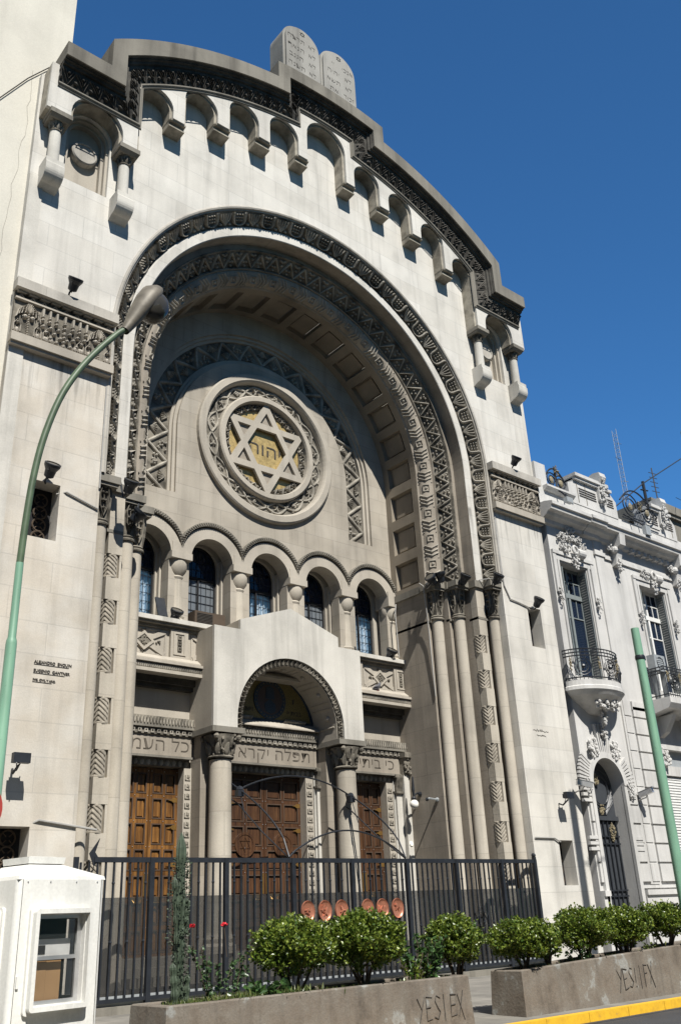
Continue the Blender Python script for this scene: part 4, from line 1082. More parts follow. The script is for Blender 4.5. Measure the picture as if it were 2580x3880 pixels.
# ------------------------------------------------------------------ right neighbour: ornate white town house
H = thing('town_house', 'ornate white two storey town house with curved balcony at the right of the synagogue', 'house', (12, 0, 0))
def blob(mb, cx, cz, w, h, y, n, r, seed=1, dep=.12):       # stucco foliage
    q = random.Random(seed); r *= .66; n = int(n*1.9)
    for _ in range(n):
        a = q.uniform(0, 2*pi); k = sqrt(q.random())
        mb.ball((cx+w*k*cos(a), y-q.uniform(0, dep), cz+h*k*sin(a)), r*q.uniform(.6, 1.2), 5, (1, .8, 1))
HX0, HX1 = 8.92, 21
def house():
    W1 = (9.32, 10.72, 7.9, 11.58); W2 = (13.7, 15.25, 7.95, 11.62); G = (12.95, 15.4, 1.3, 6.0)
    D = [(9.22, .1), (10.72, .1), (10.72, 4.72)] + arc(9.97, 4.72, .75, 0, pi, 20)[1:-1] + [(9.22, 4.72)]
    MB().prism([(HX0, 0), (HX1, 0), (HX1, 13.0), (HX0, 13.0)], 0.0, .4, [rect(*W1), rect(*W2), D, rect(*G), rect(11.9, 12.15, 1.0, 1.5)]).build('house_wall', 'white_house', H)
    MB().box(HX0, HX1, 1.4, 8, 0, 13.2).box(HX0, HX1, .4, 8, 13.0, 13.35).build('house_body', 'white_house', H)
    MB().box(11.88, 12.2, .3, .35, .98, 1.52).build('vent', 'dark_in', H)
    # plinth and rusticated ground floor
    MB().box(10.95, HX1, -.10, 0, 0, 1.72).box(10.95, HX1, -.16, 0, 1.72, 1.86).box(10.93, HX1, -.06, 0, 1.90, 1.98).box(HX0, 9.18, -.10, 0, 0, 1.72).box(HX0, 9.18, -.16, 0, 1.72, 1.86).each('house_plinth', 'white_house', H)
    bl = MB(); rows = [2.05+.535*i for i in range(11)]; g = .055
    def cells(z0, z1):
        for a, b in ((HX0+.02, 9.10), (10.84, 11.36), (11.40, 11.86), (11.90, 12.85), (15.6, 17.2)):
            if z0 > 4.7 and a < 11: continue
            bl.box(a+g/2, b-g/2, -.07, 0, z0+g/2, z1-g/2)
    for i in range(len(rows)-1): cells(rows[i], rows[i+1])
    for a, b in ((11.40, 11.86), (11.9, 12.85)):
        pass
    bl.each('rusticated_block', 'white_house', H)
    vs = MB()          # the voussoirs round the street door
    for j in range(9):
        a = pi*(j+.5)/9; r0_, r1_ = .86, (1.35 if j != 4 else 1.75)
        if j in (2, 6): continue
        for k in range(4):
            a1 = pi*j/9+pi/9*(k+.2)/4; a2 = a1+pi/9*.62/4
            vs.prism([(9.97+r0_*cos(a1), 4.72+r0_*sin(a1)), (9.97+r1_*cos(a1), 4.72+r1_*sin(a1)), (9.97+r1_*cos(a2), 4.72+r1_*sin(a2)), (9.97+r0_*cos(a2), 4.72+r0_*sin(a2))], -.09, 0)
    for s2 in (-1, 1):
        for z in (2.9, 3.05, 3.2, 4.2, 4.36, 4.52):
            a, b = sorted((9.97+s2*.86, 9.97+s2*1.28)); vs.box(a, b, -.09, 0, z, z+.085)
    vs.each('door_voussoir', 'white_house', H)
    MB().prism(arc(9.97, 4.72, .92, 0, pi, 24)+list(reversed(arc(9.97, 4.72, .75, 0, pi, 24))), -.12, .02).build('door_archivolt', 'white_house', H)
    for s2 in (-1, 1):
        a, b = sorted((9.97+s2*.75, 9.97+s2*.90)); MB().box(a, b, -.10, .02, .1, 4.72).build('door_jamb', 'white_house', H)
    mb = MB(); blob(mb, 9.45, 5.72, .20, .28, -.06, 40, .07, 2); blob(mb, 10.5, 5.72, .20, .28, -.06, 40, .07, 3); blob(mb, 10.98, 4.6, .15, .3, -.06, 30, .06, 4); blob(mb, 8.97, 4.6, .1, .25, -.05, 20, .05, 5)
    mb.build('door_ornament', 'white_house', H)
    # iron street door
    dl = MB().prism([(9.22, .1), (10.72, .1), (10.72, 4.72)] + arc(9.97, 4.72, .75, 0, pi, 20)[1:-1] + [(9.22, 4.72)], .36, .42).build('street_door', 'doorgrey', H)
    MB().box(9.22, 10.72, .28, .36, 3.76, 3.88).build('door_transom', 'doorgrey', dl)
    g_ = MB()
    for x in (9.34, 9.55, 9.76, 9.97, 10.18, 10.39, 10.6): g_.box(x-.018, x+.018, .31, .345, .15, 3.76)
    for z in (3.1, 3.3, 1.7, 1.85, .9): g_.box(9.24, 10.7, .315, .34, z, z+.04)
    for q, r in ((.45, .40), (.62, .55)): g_.tube([(9.97+.1+r*cos(k*pi/10), .32, 4.62+r*1.05*sin(k*pi/10)) for k in range(20)], .018, 4, True)
    for k in range(5): g_.tube([(9.3, .32, 4.5-k*.08), (9.7, .32, 3.98-k*.02), (10.2, .32, 4.0-k*.02), (10.62, .32, 4.6-k*.08)], .013, 4)
    g_.build('door_grille', 'iron', dl)
    gv = MB(); blob(gv, 9.9, 4.9, .11, .17, .31, 26, .045, 8, .04); blob(gv, 10.0, 4.05, .12, .14, .31, 22, .045, 9, .04); blob(gv, 9.5, 3.5, .10, .25, .31, 24, .045, 10, .04); blob(gv, 10.35, 3.45, .12, .26, .31, 30, .045, 11, .04)
    gv.build('door_gilt_flowers', 'ochre', dl)
    # tall windows with shutters
    for k, (a, b, z0, z1) in enumerate((W1, W2)):
        w = MB().prism(rect(a, b, z0, z1), .32, .38, [rect(a+.08, b-.08, z0+.08, z1-.1)]).box((a+b)/2-.05, (a+b)/2+.05, .30, .38, z0, z1).box(a, b, .29, .38, 10.55, 10.70).build('house_window', 'whitewood' if k else 'shutter', H)
        bars = MB()
        for z in (9.9, 11.1): bars.box(a+.08, b-.08, .32, .36, z, z+.035)
        for x in ((a*3+b)/4, (a+3*b)/4): bars.box(x-.015, x+.015, .325, .355, 9.9, z1-.1)
        if k:
            for cx in ((a*3+b)/4,):
                for r in (.16, .26): bars.tube([(cx+r*cos(q*pi/10), .33, 9.45+r*1.35*sin(q*pi/10)) for q in range(20)], .02, 4, True)
        bars.build('window_bars', 'whitewood' if k else 'shutter', w)
        MB().box(a+.05, b-.05, .345, .35, z0, z1-.05).build('window_pane', 'glassdark', w)
        MB().rows([[(a+(b-a)*j/20, .42+.02*sin(j*1.7), z) for j in range(21)] for z in (z0, 10.5)]).build('lace_curtain', 'curtain', w)
        for s2 in (0, 1):
            hx = a+.02 if s2 == 0 else b-.02; ang = radians(80 if k == 0 else (78 if s2 else 84))
            sh = MB(); wd = .36; dx = (cos(ang) if s2 == 0 else -cos(ang)); dy = -sin(ang)
            def PQ(u, v, z): return (hx+dx*u-dy*v*(1 if s2 == 0 else -1)*.0+ (v if s2 == 0 else -v)*sin(ang), .34+dy*u, z)
            for u0, u1 in ((0, .04), (wd-.04, wd)):
                sh.add([PQ(u0, 0, z0), PQ(u1, 0, z0), PQ(u1, .03, z0), PQ(u0, .03, z0), PQ(u0, 0, z1-.15), PQ(u1, 0, z1-.15), PQ(u1, .03, z1-.15), PQ(u0, .03, z1-.15)], [(0, 1, 5, 4), (1, 2, 6, 5), (2, 3, 7, 6), (3, 0, 4, 7), (0, 3, 2, 1), (4, 5, 6, 7)])
            z = z0+.05
            while z < z1-.2:
                sh.add([PQ(.04, 0, z), PQ(wd-.04, 0, z), PQ(wd-.04, .03, z+.055), PQ(.04, .03, z+.055)], [(0, 1, 2, 3)]); z += .085
            sh.build('shutter_leaf', 'shutter', H)
        # moulded frame with drops and a crowning scroll
        f = MB().box(a-.36, a-.20, -.07, 0, 10.5, 11.80).box(b+.20, b+.36, -.07, 0, 10.5, 11.80).box(a-.36, b+.36, -.09, 0, 11.80, 11.92).box(a-.2, b+.2, -.05, 0, 11.62, 11.80).box(a-.14, a-.04, -.05, 0, 8.3, 11.62).box(b+.04, b+.14, -.05, 0, 8.3, 11.62)
        f.build('window_surround', 'white_house', H)
        o = MB()
        for xx in (a-.28, b+.28): blob(o, xx, 10.38, .08, .26, -.05, 22, .055, 20+k)
        cx = (a+b)/2; blob(o, cx, 11.72, .14, .34, -.10, 30, .07, 22+k); blob(o, cx-.38, 12.06, .24, .16, -.06, 30, .065, 24+k)
        o.tube([(cx+.18*cos(q*.5)*(1-q*.06), -.16-.02*q*.3, 12.02+.22*sin(q*.5)*(1-q*.06)) for q in range(14)], .045, 6)
        o.merge(MB().lathe([(0, -.0), (.14, 0), (.17, .05), (.17, .30), (.14, .34), (0, .34)], (0, 0, 0), 14), lambda v: (cx+.16+v[2], -.12+v[1], 12.0+v[0]))
        o.build('window_ornament', 'white_house', H)
    o = MB(); blob(o, 10.05, 12.55, .62, .13, -.03, 70, .06, 31); blob(o, 10.0, 12.8, .25, .14, -.04, 34, .065, 32); blob(o, 9.5, 12.42, .2, .18, -.03, 24, .05, 34); blob(o, 10.6, 12.38, .2, .2, -.03, 24, .05, 35)
    o.build('frieze_garland', 'white_house', H)
    # pilaster strips
    for a, b in ((11.34, 11.80),): MB().box(a, b, -.05, 0, 2.0, 13.0).box(a-.06, b+.06, -.09, 0, 12.24, 12.36).build('house_pilaster', 'white_house', H)
    MB().box(11.86, HX1, -.06, 0, 12.20, 12.34).box(11.9, HX1, -.07, 0, 7.1, 7.2).each('house_string_course', 'white_house', H)
    # main cornice
    pr = [(0, 12.75), (-.10, 12.80), (-.14, 12.90), (-.30, 12.98), (-.36, 13.06), (-.50, 13.10), (-.52, 13.22), (-.58, 13.24), (-.58, 13.34), (-.30, 13.42), (0, 13.44)]
    MB().prism([(y, z) for y, z in pr], 8.62, HX1, ax='x').build('house_cornice', 'white_house', H)
    MB().prism([(y-.05 if y else .0, z+.004) for y, z in pr], 10.7, 11.55, ax='x').build('cornice_break', 'white_house', H)
    for bx in (12.45, 16.15):      # consoles with garlands
        c = MB().prism([(0, 12.0), (-.18, 12.05), (-.24, 12.35), (-.30, 12.6), (-.46, 12.7), (-.50, 13.12), (0, 13.12)], bx-.16, bx+.16, ax='x')
        c.ball((bx-.18, -.22, 12.55), .13, 8); blob(c, bx, 12.02, .12, .26, -.16, 30, .065, int(bx)); blob(c, bx-.32, 12.6, .16, .14, -.12, 20, .06, int(bx)+1)
        c.build('cornice_console', 'white_house', H)
    for i in range(9): MB().box(13.4+i*.36, 13.52+i*.36, -.2, 0, 12.72, 12.86).build('modillion', 'white_house', H)
    # parapet with stepped piers, scrolls and iron railings
    MB().box(8.62, HX1, -.12, .3, 13.40, 13.95).box(8.62, 9.18, -.10, .4, 13.3, 14.95).each('parapet', 'white_house', H)
    MB().prism([(-.18, 13.95), (-.30, 14.05), (-.30, 14.12), (.3, 14.12), (.3, 13.95)], 8.9, 10.4, ax='x').build('parapet_sill', 'white_house', H)
    for x0 in (9.95, 13.72):
        xa = 10.28 if x0 < 11 else x0+1.1
        p = MB().prism([(xa, 13.9), (xa, 14.62), (xa+.30, 14.72), (xa+.30, 14.86), (x0+2.7, 14.86), (x0+3.05, 14.55), (x0+3.05, 13.9)], -.14, .35)
        p.box(xa+.30, x0+2.75, -.24, .45, 14.80, 14.90).box(xa+.28, x0+2.5, -.30, .5, 14.90, 15.02)
        p.build('parapet_pier', 'white_house', H)
        for xx in ((x0+.82, x0+1.28) if x0 < 11 else (x0+2.75,)): MB().box(xx-.015, xx+.015, -.152, -.13, 13.98, 14.80).build('pier_groove', 'ledge', H)
        gr = MB()
        for z in (14.25, 14.34, 14.43, 14.52):
            gr.box(x0+(.9 if x0 < 11 else 1.45), x0+1.85, -.158, -.13, z, z+.035).box(x0+2.45, x0+2.85, -.158, -.13, z, z+.035)
        gr.build('pier_slots', 'inscr', H)
        sc = MB().prism([(-.14, 14.3), (-.24, 14.36), (-.26, 14.9), (-.40, 15.2), (-.36, 15.36), (-.1, 15.40), (.2, 15.3), (.2, 14.3)], x0+1.95, x0+2.30, ax='x')
        blob(sc, x0+2.12, 14.75, .12, .42, -.27, 46, .06, int(x0)); blob(sc, x0+2.12, 14.28, .14, .14, -.2, 14, .07, int(x0)+2)
        sc.build('parapet_scroll', 'white_house', H)
    for x0, x1, z in ((9.2, 10.3, 14.12), (13.2, 15.5, 13.95)):
        r = MB(); w = x1-x0; y = -.06 if w < 1.4 else -.2
        r.tube([(x0+w*i/16, y, z+.10+(1.25 if w > 1.4 else .75)*sin(.55+2.2*i/16)) for i in range(17)], .03, 5)
        k_ = 1.5 if w > 1.4 else .9
        r.tube([(x0, y, z+.08), (x1, y, z+.08)], .025, 5)
        for cx, s2 in ((x0+w*.27, 1), (x0+w*.73, -1)):
            for R in (.36*k_, .24*k_): r.tube([(cx+s2*(R-.012*q)*cos(q*.4), y, z+.42*k_+(R-.012*q)*sin(q*.4)) for q in range(16)], .024, 5)
        for q in (.5, .46, .54): r.tube([(x0+w*q, y, z+.08), (x0+w*q, y, z+.95)], .016, 4)
        r.build('roof_railing', 'iron', H)
        k = MB()
        for cx in (x0+w*.27, x0+w*.73): k.ball((cx, y, z+.42*k_), .11, 8, (1, .5, 1.3))
        blob(k, x0+w*.5, z+.75, .08, .2, y, 16, .045, int(z*3)); k.build('railing_flowers', 'ochre', H)
    # curved balcony
    bc = (9.92, 0)
    def bow(R, z): return [(bc[0]+R*1.18*cos(a), -R*sin(a)*.82, z) for a in [pi*i/24 for i in range(25)]]
    s_ = MB().rows([bow(1.0, 7.30), bow(1.04, 7.34), bow(1.04, 7.44), bow(1.0, 7.47), bow(1.0, 7.62), bow(0.0, 7.62)]); s_.rows([bow(1.0, 7.30), bow(.92, 7.2), bow(.5, 6.92), bow(.22, 6.75), bow(0, 6.72)])
    s_.build('balcony_slab', 'white_house', H)
    b = MB(); blob(b, 9.95, 6.98, .55, .22, -.42, 60, .09, 40, .2); blob(b, 9.95, 6.6, .12, .22, -.25, 24, .08, 41); blob(b, 10.02, 6.2, .1, .2, -.1, 16, .08, 42); b.build('balcony_corbel', 'white_house', H)
    r = MB()
    for z in (8.56, 8.46, 8.36, 7.70): r.tube(bow(.97, z), .02, 5)
    for i in range(25):
        p = bow(.97, 0)[i]; r.tube([(p[0], p[1], 7.62), (p[0], p[1], 8.56)], .011, 4)
    for i in (5, 12, 19):
        p = bow(.97, 0); c = p[i]; t = (Vector(p[i+1])-Vector(p[i-1])).normalized()
        for R in (.26, .17): r.tube([(c[0]+t.x*R*cos(q*pi/8), c[1]+t.y*R*cos(q*pi/8)-.015, 8.02+R*sin(q*pi/8)) for q in range(16)], .016, 4, True)
        r.ball((c[0], c[1]-.03, 8.02), .07, 7)
    r.build('balcony_railing', 'iron', H)
    gb = MB()
    for i in (2, 9, 15, 22): p = bow(.99, 0)[i]; blob(gb, p[0], 8.12, .06, .2, p[1]-.01, 16, .04, i, .03)
    gb.build('railing_gilding', 'ochre', H)
    # straight balcony of the second window
    MB().prism([(0, 7.0), (-.75, 7.15), (-.85, 7.3), (-.85, 7.48), (0, 7.48)], 12.9, 17.2, ax='x').build('balcony_slab', 'white_house', H)
    for x in (13.3, 14.6, 15.9): MB().prism([(0, 6.35), (-.25, 6.5), (-.6, 7.0), (0, 7.0)], x, x+.25, ax='x').build('balcony_bracket', 'white_house', H)
    r = MB()
    for z in (8.48, 8.38, 8.28, 7.58): r.tube([(12.98, 0, z), (12.98, -.78, z), (17.1, -.78, z)], .02, 5)
    x = 12.98
    while x < 17.1: r.tube([(x, -.78, 7.48), (x, -.78, 8.48)], .011, 4); x += .13
    for q in range(5): r.tube([(12.98, -.78*q/5, 7.48), (12.98, -.78*q/5, 8.48)], .011, 4)
    for x in (13.4, 14.2, 15.0):
        for R in (.26, .17): r.tube([(x+R*cos(q*pi/8), -.80, 8.0+R*sin(q*pi/8)) for q in range(16)], .018, 4, True)
        r.ball((x, -.82, 8.0), .06, 7)
    r.build('balcony_railing', 'iron', H)
    gb = MB()
    for x in (13.1, 13.8, 14.6): blob(gb, x, 8.15, .07, .22, -.79, 18, .04, int(x*9), .03)
    gb.build('railing_gilding', 'ochre', H)
    # ground floor shutter window
    a, b, z0, z1 = G
    sh = MB().box(a, b, .2, .24, z0, z1).build('shuttered_window', 'greypaint', H)
    sl = MB(); z = z0+.05
    while z < 5.1: sl.box(a+.05, b-.05, .165, .2, z, z+.055); z += .085
    sl.build('shutter_slats', 'whitewood', sh)
    MB().prism([(a-.1, 5.2), (b+.1, 5.2), (b+.1, 5.5), (a-.1, 5.5)], .1, .25).build('window_head', 'white_house', H)
    o = MB(); blob(o, 13.25, 5.7, .28, .3, .0, 40, .09, 50); o.build('ground_ornament', 'white_house', H)
    v = MB()
    for z in (4.3, 4.45, 4.6): v.box(12.68, 12.96, -.1, 0, z, z+.09)
    v.build('window_voussoirs', 'white_house', H)
house()
# ------------------------------------------------------------------ things beyond the town house
B2 = thing('rear_building', 'stained brown rooftop building far behind the white town house', 'building', (36, 8, 0))
MB().prism([(30.2, 21.6), (30.2, 22.5), (60, 22.5), (60, 21.6)], 8, 20).box(30.6, 60, 8.1, 20, 0, 21.6).box(30.2, 60, 7.9, 8, 21.9, 22.0).box(30.2, 60, 7.9, 8, 21.6, 21.68).each('rear_wall', 'ledge', B2)
A = thing('radio_mast', 'thin red and white lattice radio mast far off against the blue sky', 'mast', (82.3, 40, 0))
mb = MB(); tp = [(82.3+.35*cos(a), 40+.35*sin(a)) for a in (0, 2.09, 4.19)]
for x, y in tp: mb.tube([(x, y, 0), (x, y, 58.4)], .03, 4)
z = 30
while z < 58:
    for i in range(3): p, q = tp[i], tp[(i+1) % 3]; mb.tube([(p[0], p[1], z), (q[0], q[1], z+.6)], .016, 3); mb.tube([(p[0], p[1], z), (q[0], q[1], z)], .016, 3)
    z += .6
mb.build('mast_lattice', 'greypaint', A)
mb = MB()
for z, s2 in ((56.5, 1), (54, -1), (51, 1)): mb.tube([(82.3, 40, z), (82.3+s2*1.0, 40, z+.15)], .04, 4)
mb.build('mast_aerials', 'greypaint', A)
R_ = thing('roof_pole', 'dark metal pole carrying cables on the town house roof', 'pole', (22.5, 4, 13.3))
MB().tube([(22.5, 4, 13.3), (22.5, 4, 19.7)], .075, 8).build('pole_shaft', 'iron', R_)
mb = MB()
for z in (19.2, 18.7): mb.tube([(22.2, 4, z), (22.8, 4, z+.1)], .04, 4)
mb.build('pole_insulators', 'iron', R_)
for pts, lab in (([(19.2, 4, 17.3), (22.5, 4, 19.6), (30, 4, 24.2)], 'thick black cable running past the top of the roof pole'), ([(33, 8, 23.2), (29.5, 5, 20.4), (26, 3, 18)], 'thin slack cable in front of the brown rooftop building')):
    tag(MB().tube(pts, .028 if pts[0][0] < 20 else .02, 4).build('overhead_cable', 'iron'), lab, 'cable', 'overhead cables')
T2 = thing('roof_aerial', 'small spiky television aerial on the brown rooftop', 'aerial', (31.8, 8.5, 22.5))
mb = MB().tube([(31.8, 8.5, 22.5), (31.8, 8.5, 25)], .04, 4)
for k in range(5): mb.tube([(31.4, 8.5, 23.4+k*.3), (32.2, 8.5, 23.5+k*.3)], .025, 3)
mb.build('aerial_rods', 'iron', T2)

# ------------------------------------------------------------------ fence across the forecourt
F = thing('iron_fence', 'dark iron bar fence with smoked panels closing off the synagogue forecourt', 'fence', (0, 0, .14))
FT = 2.66
mb = MB().box(-5.95, 6.33, -.03, .03, FT-.09, FT); mb.build('top_rail', 'iron', F)
MB().box(-6.33, 6.33, -.03, .03, .30, .36).build('bottom_rail', 'iron', F)
MB().box(-6.33, 6.33, -.10, .10, -.1, .24).build('fence_kerb', 'ledge', F)
POSTS = [-6.30, -4.79, -3.15, -1.51, .10, 1.74, 3.37, 4.99, 6.28]
for x in POSTS: MB().box(x-.045, x+.045, -.045, .045, .1, FT-.002).build('fence_post', 'iron', F)
MB().ball((6.28, 0, FT+.10), .06, 8).box(6.24, 6.32, -.04, .04, FT, FT+.06).build('post_finial', 'iron', F)
MB().prism([(-5.95, 2.50), (-6.05, 2.72), (-5.86, 2.98), (-5.94, 2.74), (-5.85, 2.62)], -.012, .012).build('spike', 'iron', F)
bars = MB(); kn = MB(); i = 0
x = -6.2
bar_x = []
while x < 6.25:
    if all(abs(x-p) > .055 for p in POSTS): bar_x.append(x)
    x += .162
for i, x in enumerate(bar_x[:100]):
    m = MB().box(x-.016, x+.016, -.016, .016, .36, FT-.09)
    if i % 2 == 0: m.ball((x, 0, 2.22), .034, 6); m.ball((x, 0, 1.25), .034, 6)
    m.build('fence_bar', 'iron', F)
if bar_x[100:]:
    m = MB()
    for x in bar_x[100:]: m.box(x-.016, x+.016, -.016, .016, .36, FT-.09)
    tag(m.build('fence_bars', 'iron', F), kind='stuff')
for a, b in zip(POSTS[:-1], POSTS[1:]): MB().box(a+.05, b-.05, .05, .058, .40, 1.98).build('screen_panel', 'smoked', F)
for a, b in zip(POSTS[:-1], POSTS[1:]): MB().box(a+.05, b-.05, .05, .07, .24, .40).build('base_plate', 'greypaint', F)
st = MB()
for q in (0, pi): st.tube([(4.06+.27*cos(pi/2+q+k*2*pi/3), -.03, 1.32+.27*sin(pi/2+q+k*2*pi/3)) for k in range(3)], .016, 4, True)
st.build('gate_star', 'iron', F)
# bent iron canopy frame standing on the fence
HF = thing('iron_canopy_frame', 'bare canopy frame of bent black iron hoops above the fence', 'canopy frame', (.06, 0, FT))
a, b = (-1.60, FT), (1.72, FT)
def hoop(y, zb, h, x0=a[0], x1=b[0], n=20): return [(x0+(x1-x0)*i/n, y, zb+h*sin(pi*i/n)**.8) for i in range(n+1)]
MB().tube(hoop(0, FT+.02, .56), .02, 5).build('front_hoop', 'iron', HF)
rib = lambda x, s: [(x, 2.05*sin(q)**1.0, FT+.02+1.95*(1-cos(q))**.62) for q in [pi/2*i/14 for i in range(15)]]
def ribp(x, q): y = 1.9*q; return (x, y, FT+.02+1.62*(q**.62))
for x in (a[0], b[0]):
    MB().tube([ribp(x, i/14*1.35) for i in range(15)], .02, 5).build('side_rib', 'iron', HF)
    MB().tube([(x, .0, FT), (x, .95, FT+.60), (x, 1.9, FT+1.30), (x, 2.7, FT+1.7)], .016, 5).build('lower_brace', 'iron', HF)
    n1 = ribp(x, .97)
    MB().tube([n1, (x, 1.6, FT+.95)], .014, 4).build('hanger', 'iron', HF)
    k = MB(); k.ball(n1, .09, 6); k.box(n1[0]-.10, n1[0]+.06, n1[1]-.1, n1[1]+.05, n1[2]-.16, n1[2]-.02); k.build('rib_lamp', 'iron', HF)
MB().tube(hoop(1.85, FT+1.60, .40), .02, 5).build('rear_hoop', 'iron', HF)
# six copper medallions on the fence
for i, (x, lab) in enumerate(((-1.18, 'round copper disc on the fence, nearest to the rose bush'), (-.73, 'round copper disc on the fence, second from the left'), (-.28, 'copper disc on the fence half hidden by the middle boxwood top'),
                              (.45, 'copper disc on the fence just right of the middle fence post'), (.88, 'copper disc on the fence with a slanting bright ridge'), (1.33, 'round copper disc on the fence, rightmost of the six'))):
    z = 1.63; t = thing('copper_disc', lab, 'plaque', (x, -.06, z), 'copper discs on the fence')
    d = MB(); d.merge(MB().lathe([(0, .0), (.135, 0), (.16, .02), (.17, .035), (.175, .02), (.175, 0)], (0, 0, 0), 24), lambda v: (x+v[0], -.03-v[2], z+v[1]*1.18)); d.build('disc', 'copper', t, True)
    r = MB(); rnd = random.Random(i+70)
    for k in range(4):
        q = rnd.uniform(0, pi); L = rnd.uniform(.04, .1); ox, oz = rnd.uniform(-.04, .04), rnd.uniform(-.05, .05)
        r.tube([(x+ox-L*cos(q), -.04, z+oz-L*sin(q)), (x+ox, -.055, z+oz+.01), (x+ox+L*cos(q), -.04, z+oz+L*sin(q))], .012, 5)
    r.build('embossing', 'copper', t, True)

# ------------------------------------------------------------------ floodlights
def flood(p, lab, aim=(0, -1), kind='bell', base=None, cast=.0):
    t = thing('floodlight', lab, 'floodlight', p, 'floodlights on the synagogue'); x, y, z = p
    h = MB(); p = (x, y, z)
    d = Vector((aim[0], aim[1]*.6, .75)).normalized(); u = d.orthogonal().normalized(); w = d.cross(u)
    for (r0_, z0), (r1_, z1) in zip([(.05, -.20), (.10, -.17), (.115, -.04), (.165, .05), (.17, .11)], [(.10, -.17), (.115, -.04), (.165, .05), (.17, .11), (.14, .12)]):
        h.rows([[Vector(p)+d*z0+(u*cos(2*pi*k/12)+w*sin(2*pi*k/12))*r0_ for k in range(12)], [Vector(p)+d*z1+(u*cos(2*pi*k/12)+w*sin(2*pi*k/12))*r1_ for k in range(12)]], True)
    if kind == 'box': h = MB().box(x-.15, x+.15, y-.09, y+.03, z-.07, z+.10).box(x-.10, x+.10, y+.03, y+.10, z-.05, z+.06)
    h.build('lamp_housing', 'iron', t, True)
    g = MB()
    if kind == 'box': g.box(x-.13, x+.13, y-.095, y-.091, z-.05, z+.08)
    else: g.rows([[Vector(p)+d*.105+(u*cos(2*pi*k/12)+w*sin(2*pi*k/12))*r for k in range(12)] for r in (.145, .001)], True); g.build('lamp_lens', 'lampglass', t)
    b = base or (x, y+.22, z-.16)
    MB().tube([(x-.02, y, z-.1), (x-.05, (y+b[1])/2, z-.22), b], .022, 5).tube([Vector(p)+u*.16, Vector(p)-d*.22, Vector(p)-u*.16], .012, 4).build('lamp_bracket', 'iron', t)
flood((-7.42, -.34, 14.52), 'black floodlight standing on the left menorah frieze', base=(-7.45, -.1, 14.2))
flood((7.36, -.34, 14.50), 'black floodlight standing on the right menorah frieze', base=(7.38, -.1, 14.2))
flood((-7.52, -.28, 9.92), 'black floodlight over the upper left tower slot', base=(-7.5, .02, 9.72))
flood((7.62, -.26, 9.86), 'black floodlight over the upper right tower slot', base=(7.55, .02, 9.72))
flood((-7.60, -.34, 4.22), 'black floodlight low on the left tower above the guard booth', base=(-7.6, -.01, 4.1), kind='box')
flood((7.62, -.34, 4.26), 'black floodlight low on the right tower beside the thin vertical cable', base=(7.62, -.01, 4.1), kind='box')
flood((-5.80, -.30, 10.02), 'black floodlight on the outermost left column capital', base=(-5.85, .1, 10.3))
flood((-5.20, .45, 9.75), 'black floodlight hanging at the inner left column capital', base=(-5.1, .6, 10.25), aim=(.5, -1))
flood((4.40, .95, 10.30), 'leftmost black floodlight on the right jamb ledge', base=(4.55, 1.3, 10.32), aim=(-1, -.3))
flood((4.62, .80, 10.40), 'black floodlight with upright body second on the right jamb ledge', base=(4.7, 1.2, 10.32), aim=(-.3, -.2))
flood((5.15, .35, 10.30), 'black floodlight on the middle right column capital', base=(5.2, .55, 10.32))
flood((5.86, -.28, 10.26), 'black floodlight on the outer right column capital', base=(5.95, -.05, 10.32))
flood((-2.95, 2.62, 8.46), 'black floodlight lying on the sill under the leftmost arcade window', base=(-2.95, 2.75, 8.31))
flood((4.12, 2.55, 8.46), 'black floodlight on the sill under the rightmost arcade window', base=(4.1, 2.7, 8.31))
for x, lab in ((-3.2, 'slanted dark reflector board leaning beside the leftmost arcade window'), (3.0, 'thin dark reflector board leaning beside the rightmost arcade window')):
    t = thing('reflector_board', lab, 'reflector', (x, 2.9, 8.3), 'reflector boards on the sill')
    MB().prism([(2.75, 8.32), (3.0, 8.95), (3.03, 8.93), (2.79, 8.32)], x-.02 if x > 0 else x-.13, x+.02 if x > 0 else x+.13, ax='x').build('board', 'iron', t)
    MB().tube([(x, 2.75, 8.33), (x, 2.65, 8.33), (x, 2.82, 8.45)], .015, 4).build('foot', 'iron', t)
# ------------------------------------------------------------------ small things on the facades
t = thing('wall_lamp', 'white opal globe lamp on a black bracket inside the right jamb', 'lamp', (4.6, 2.35, 4.4))
MB().ball((4.36, 2.30, 4.22), .125, 12, (1, 1, 1)).build('globe', 'opal', t, True)
MB().lathe([(.05, .0), (.07, .05), (.03, .1)], (4.36, 2.30, 4.33), 10).tube([(4.62, 2.30, 4.5), (4.5, 2.30, 4.52), (4.40, 2.30, 4.48), (4.36, 2.30, 4.40)], .025, 5).ball((4.6, 2.3, 4.5), .07, 6).tube([(4.36, 2.3, 4.42), (4.36, 2.3, 4.6), (4.37, 2.3, 4.95)], .03, 5, rs=[.02, .045, .02]).build('lamp_arm', 'iron', t)
t = thing('wall_lamp', 'small empty black lamp bracket right of the globe lamp', 'lamp', (4.6, 1.7, 4.4))
MB().tube([(4.62, 1.66, 4.28), (4.3, 1.66, 4.30), (4.24, 1.66, 4.28)], .025, 5).ball((4.6, 1.66, 4.28), .06, 6).build('lamp_arm', 'greypaint', t)
MB().ball((4.22, 1.66, 4.27), .05, 6).build('lamp_socket', 'iron', t)
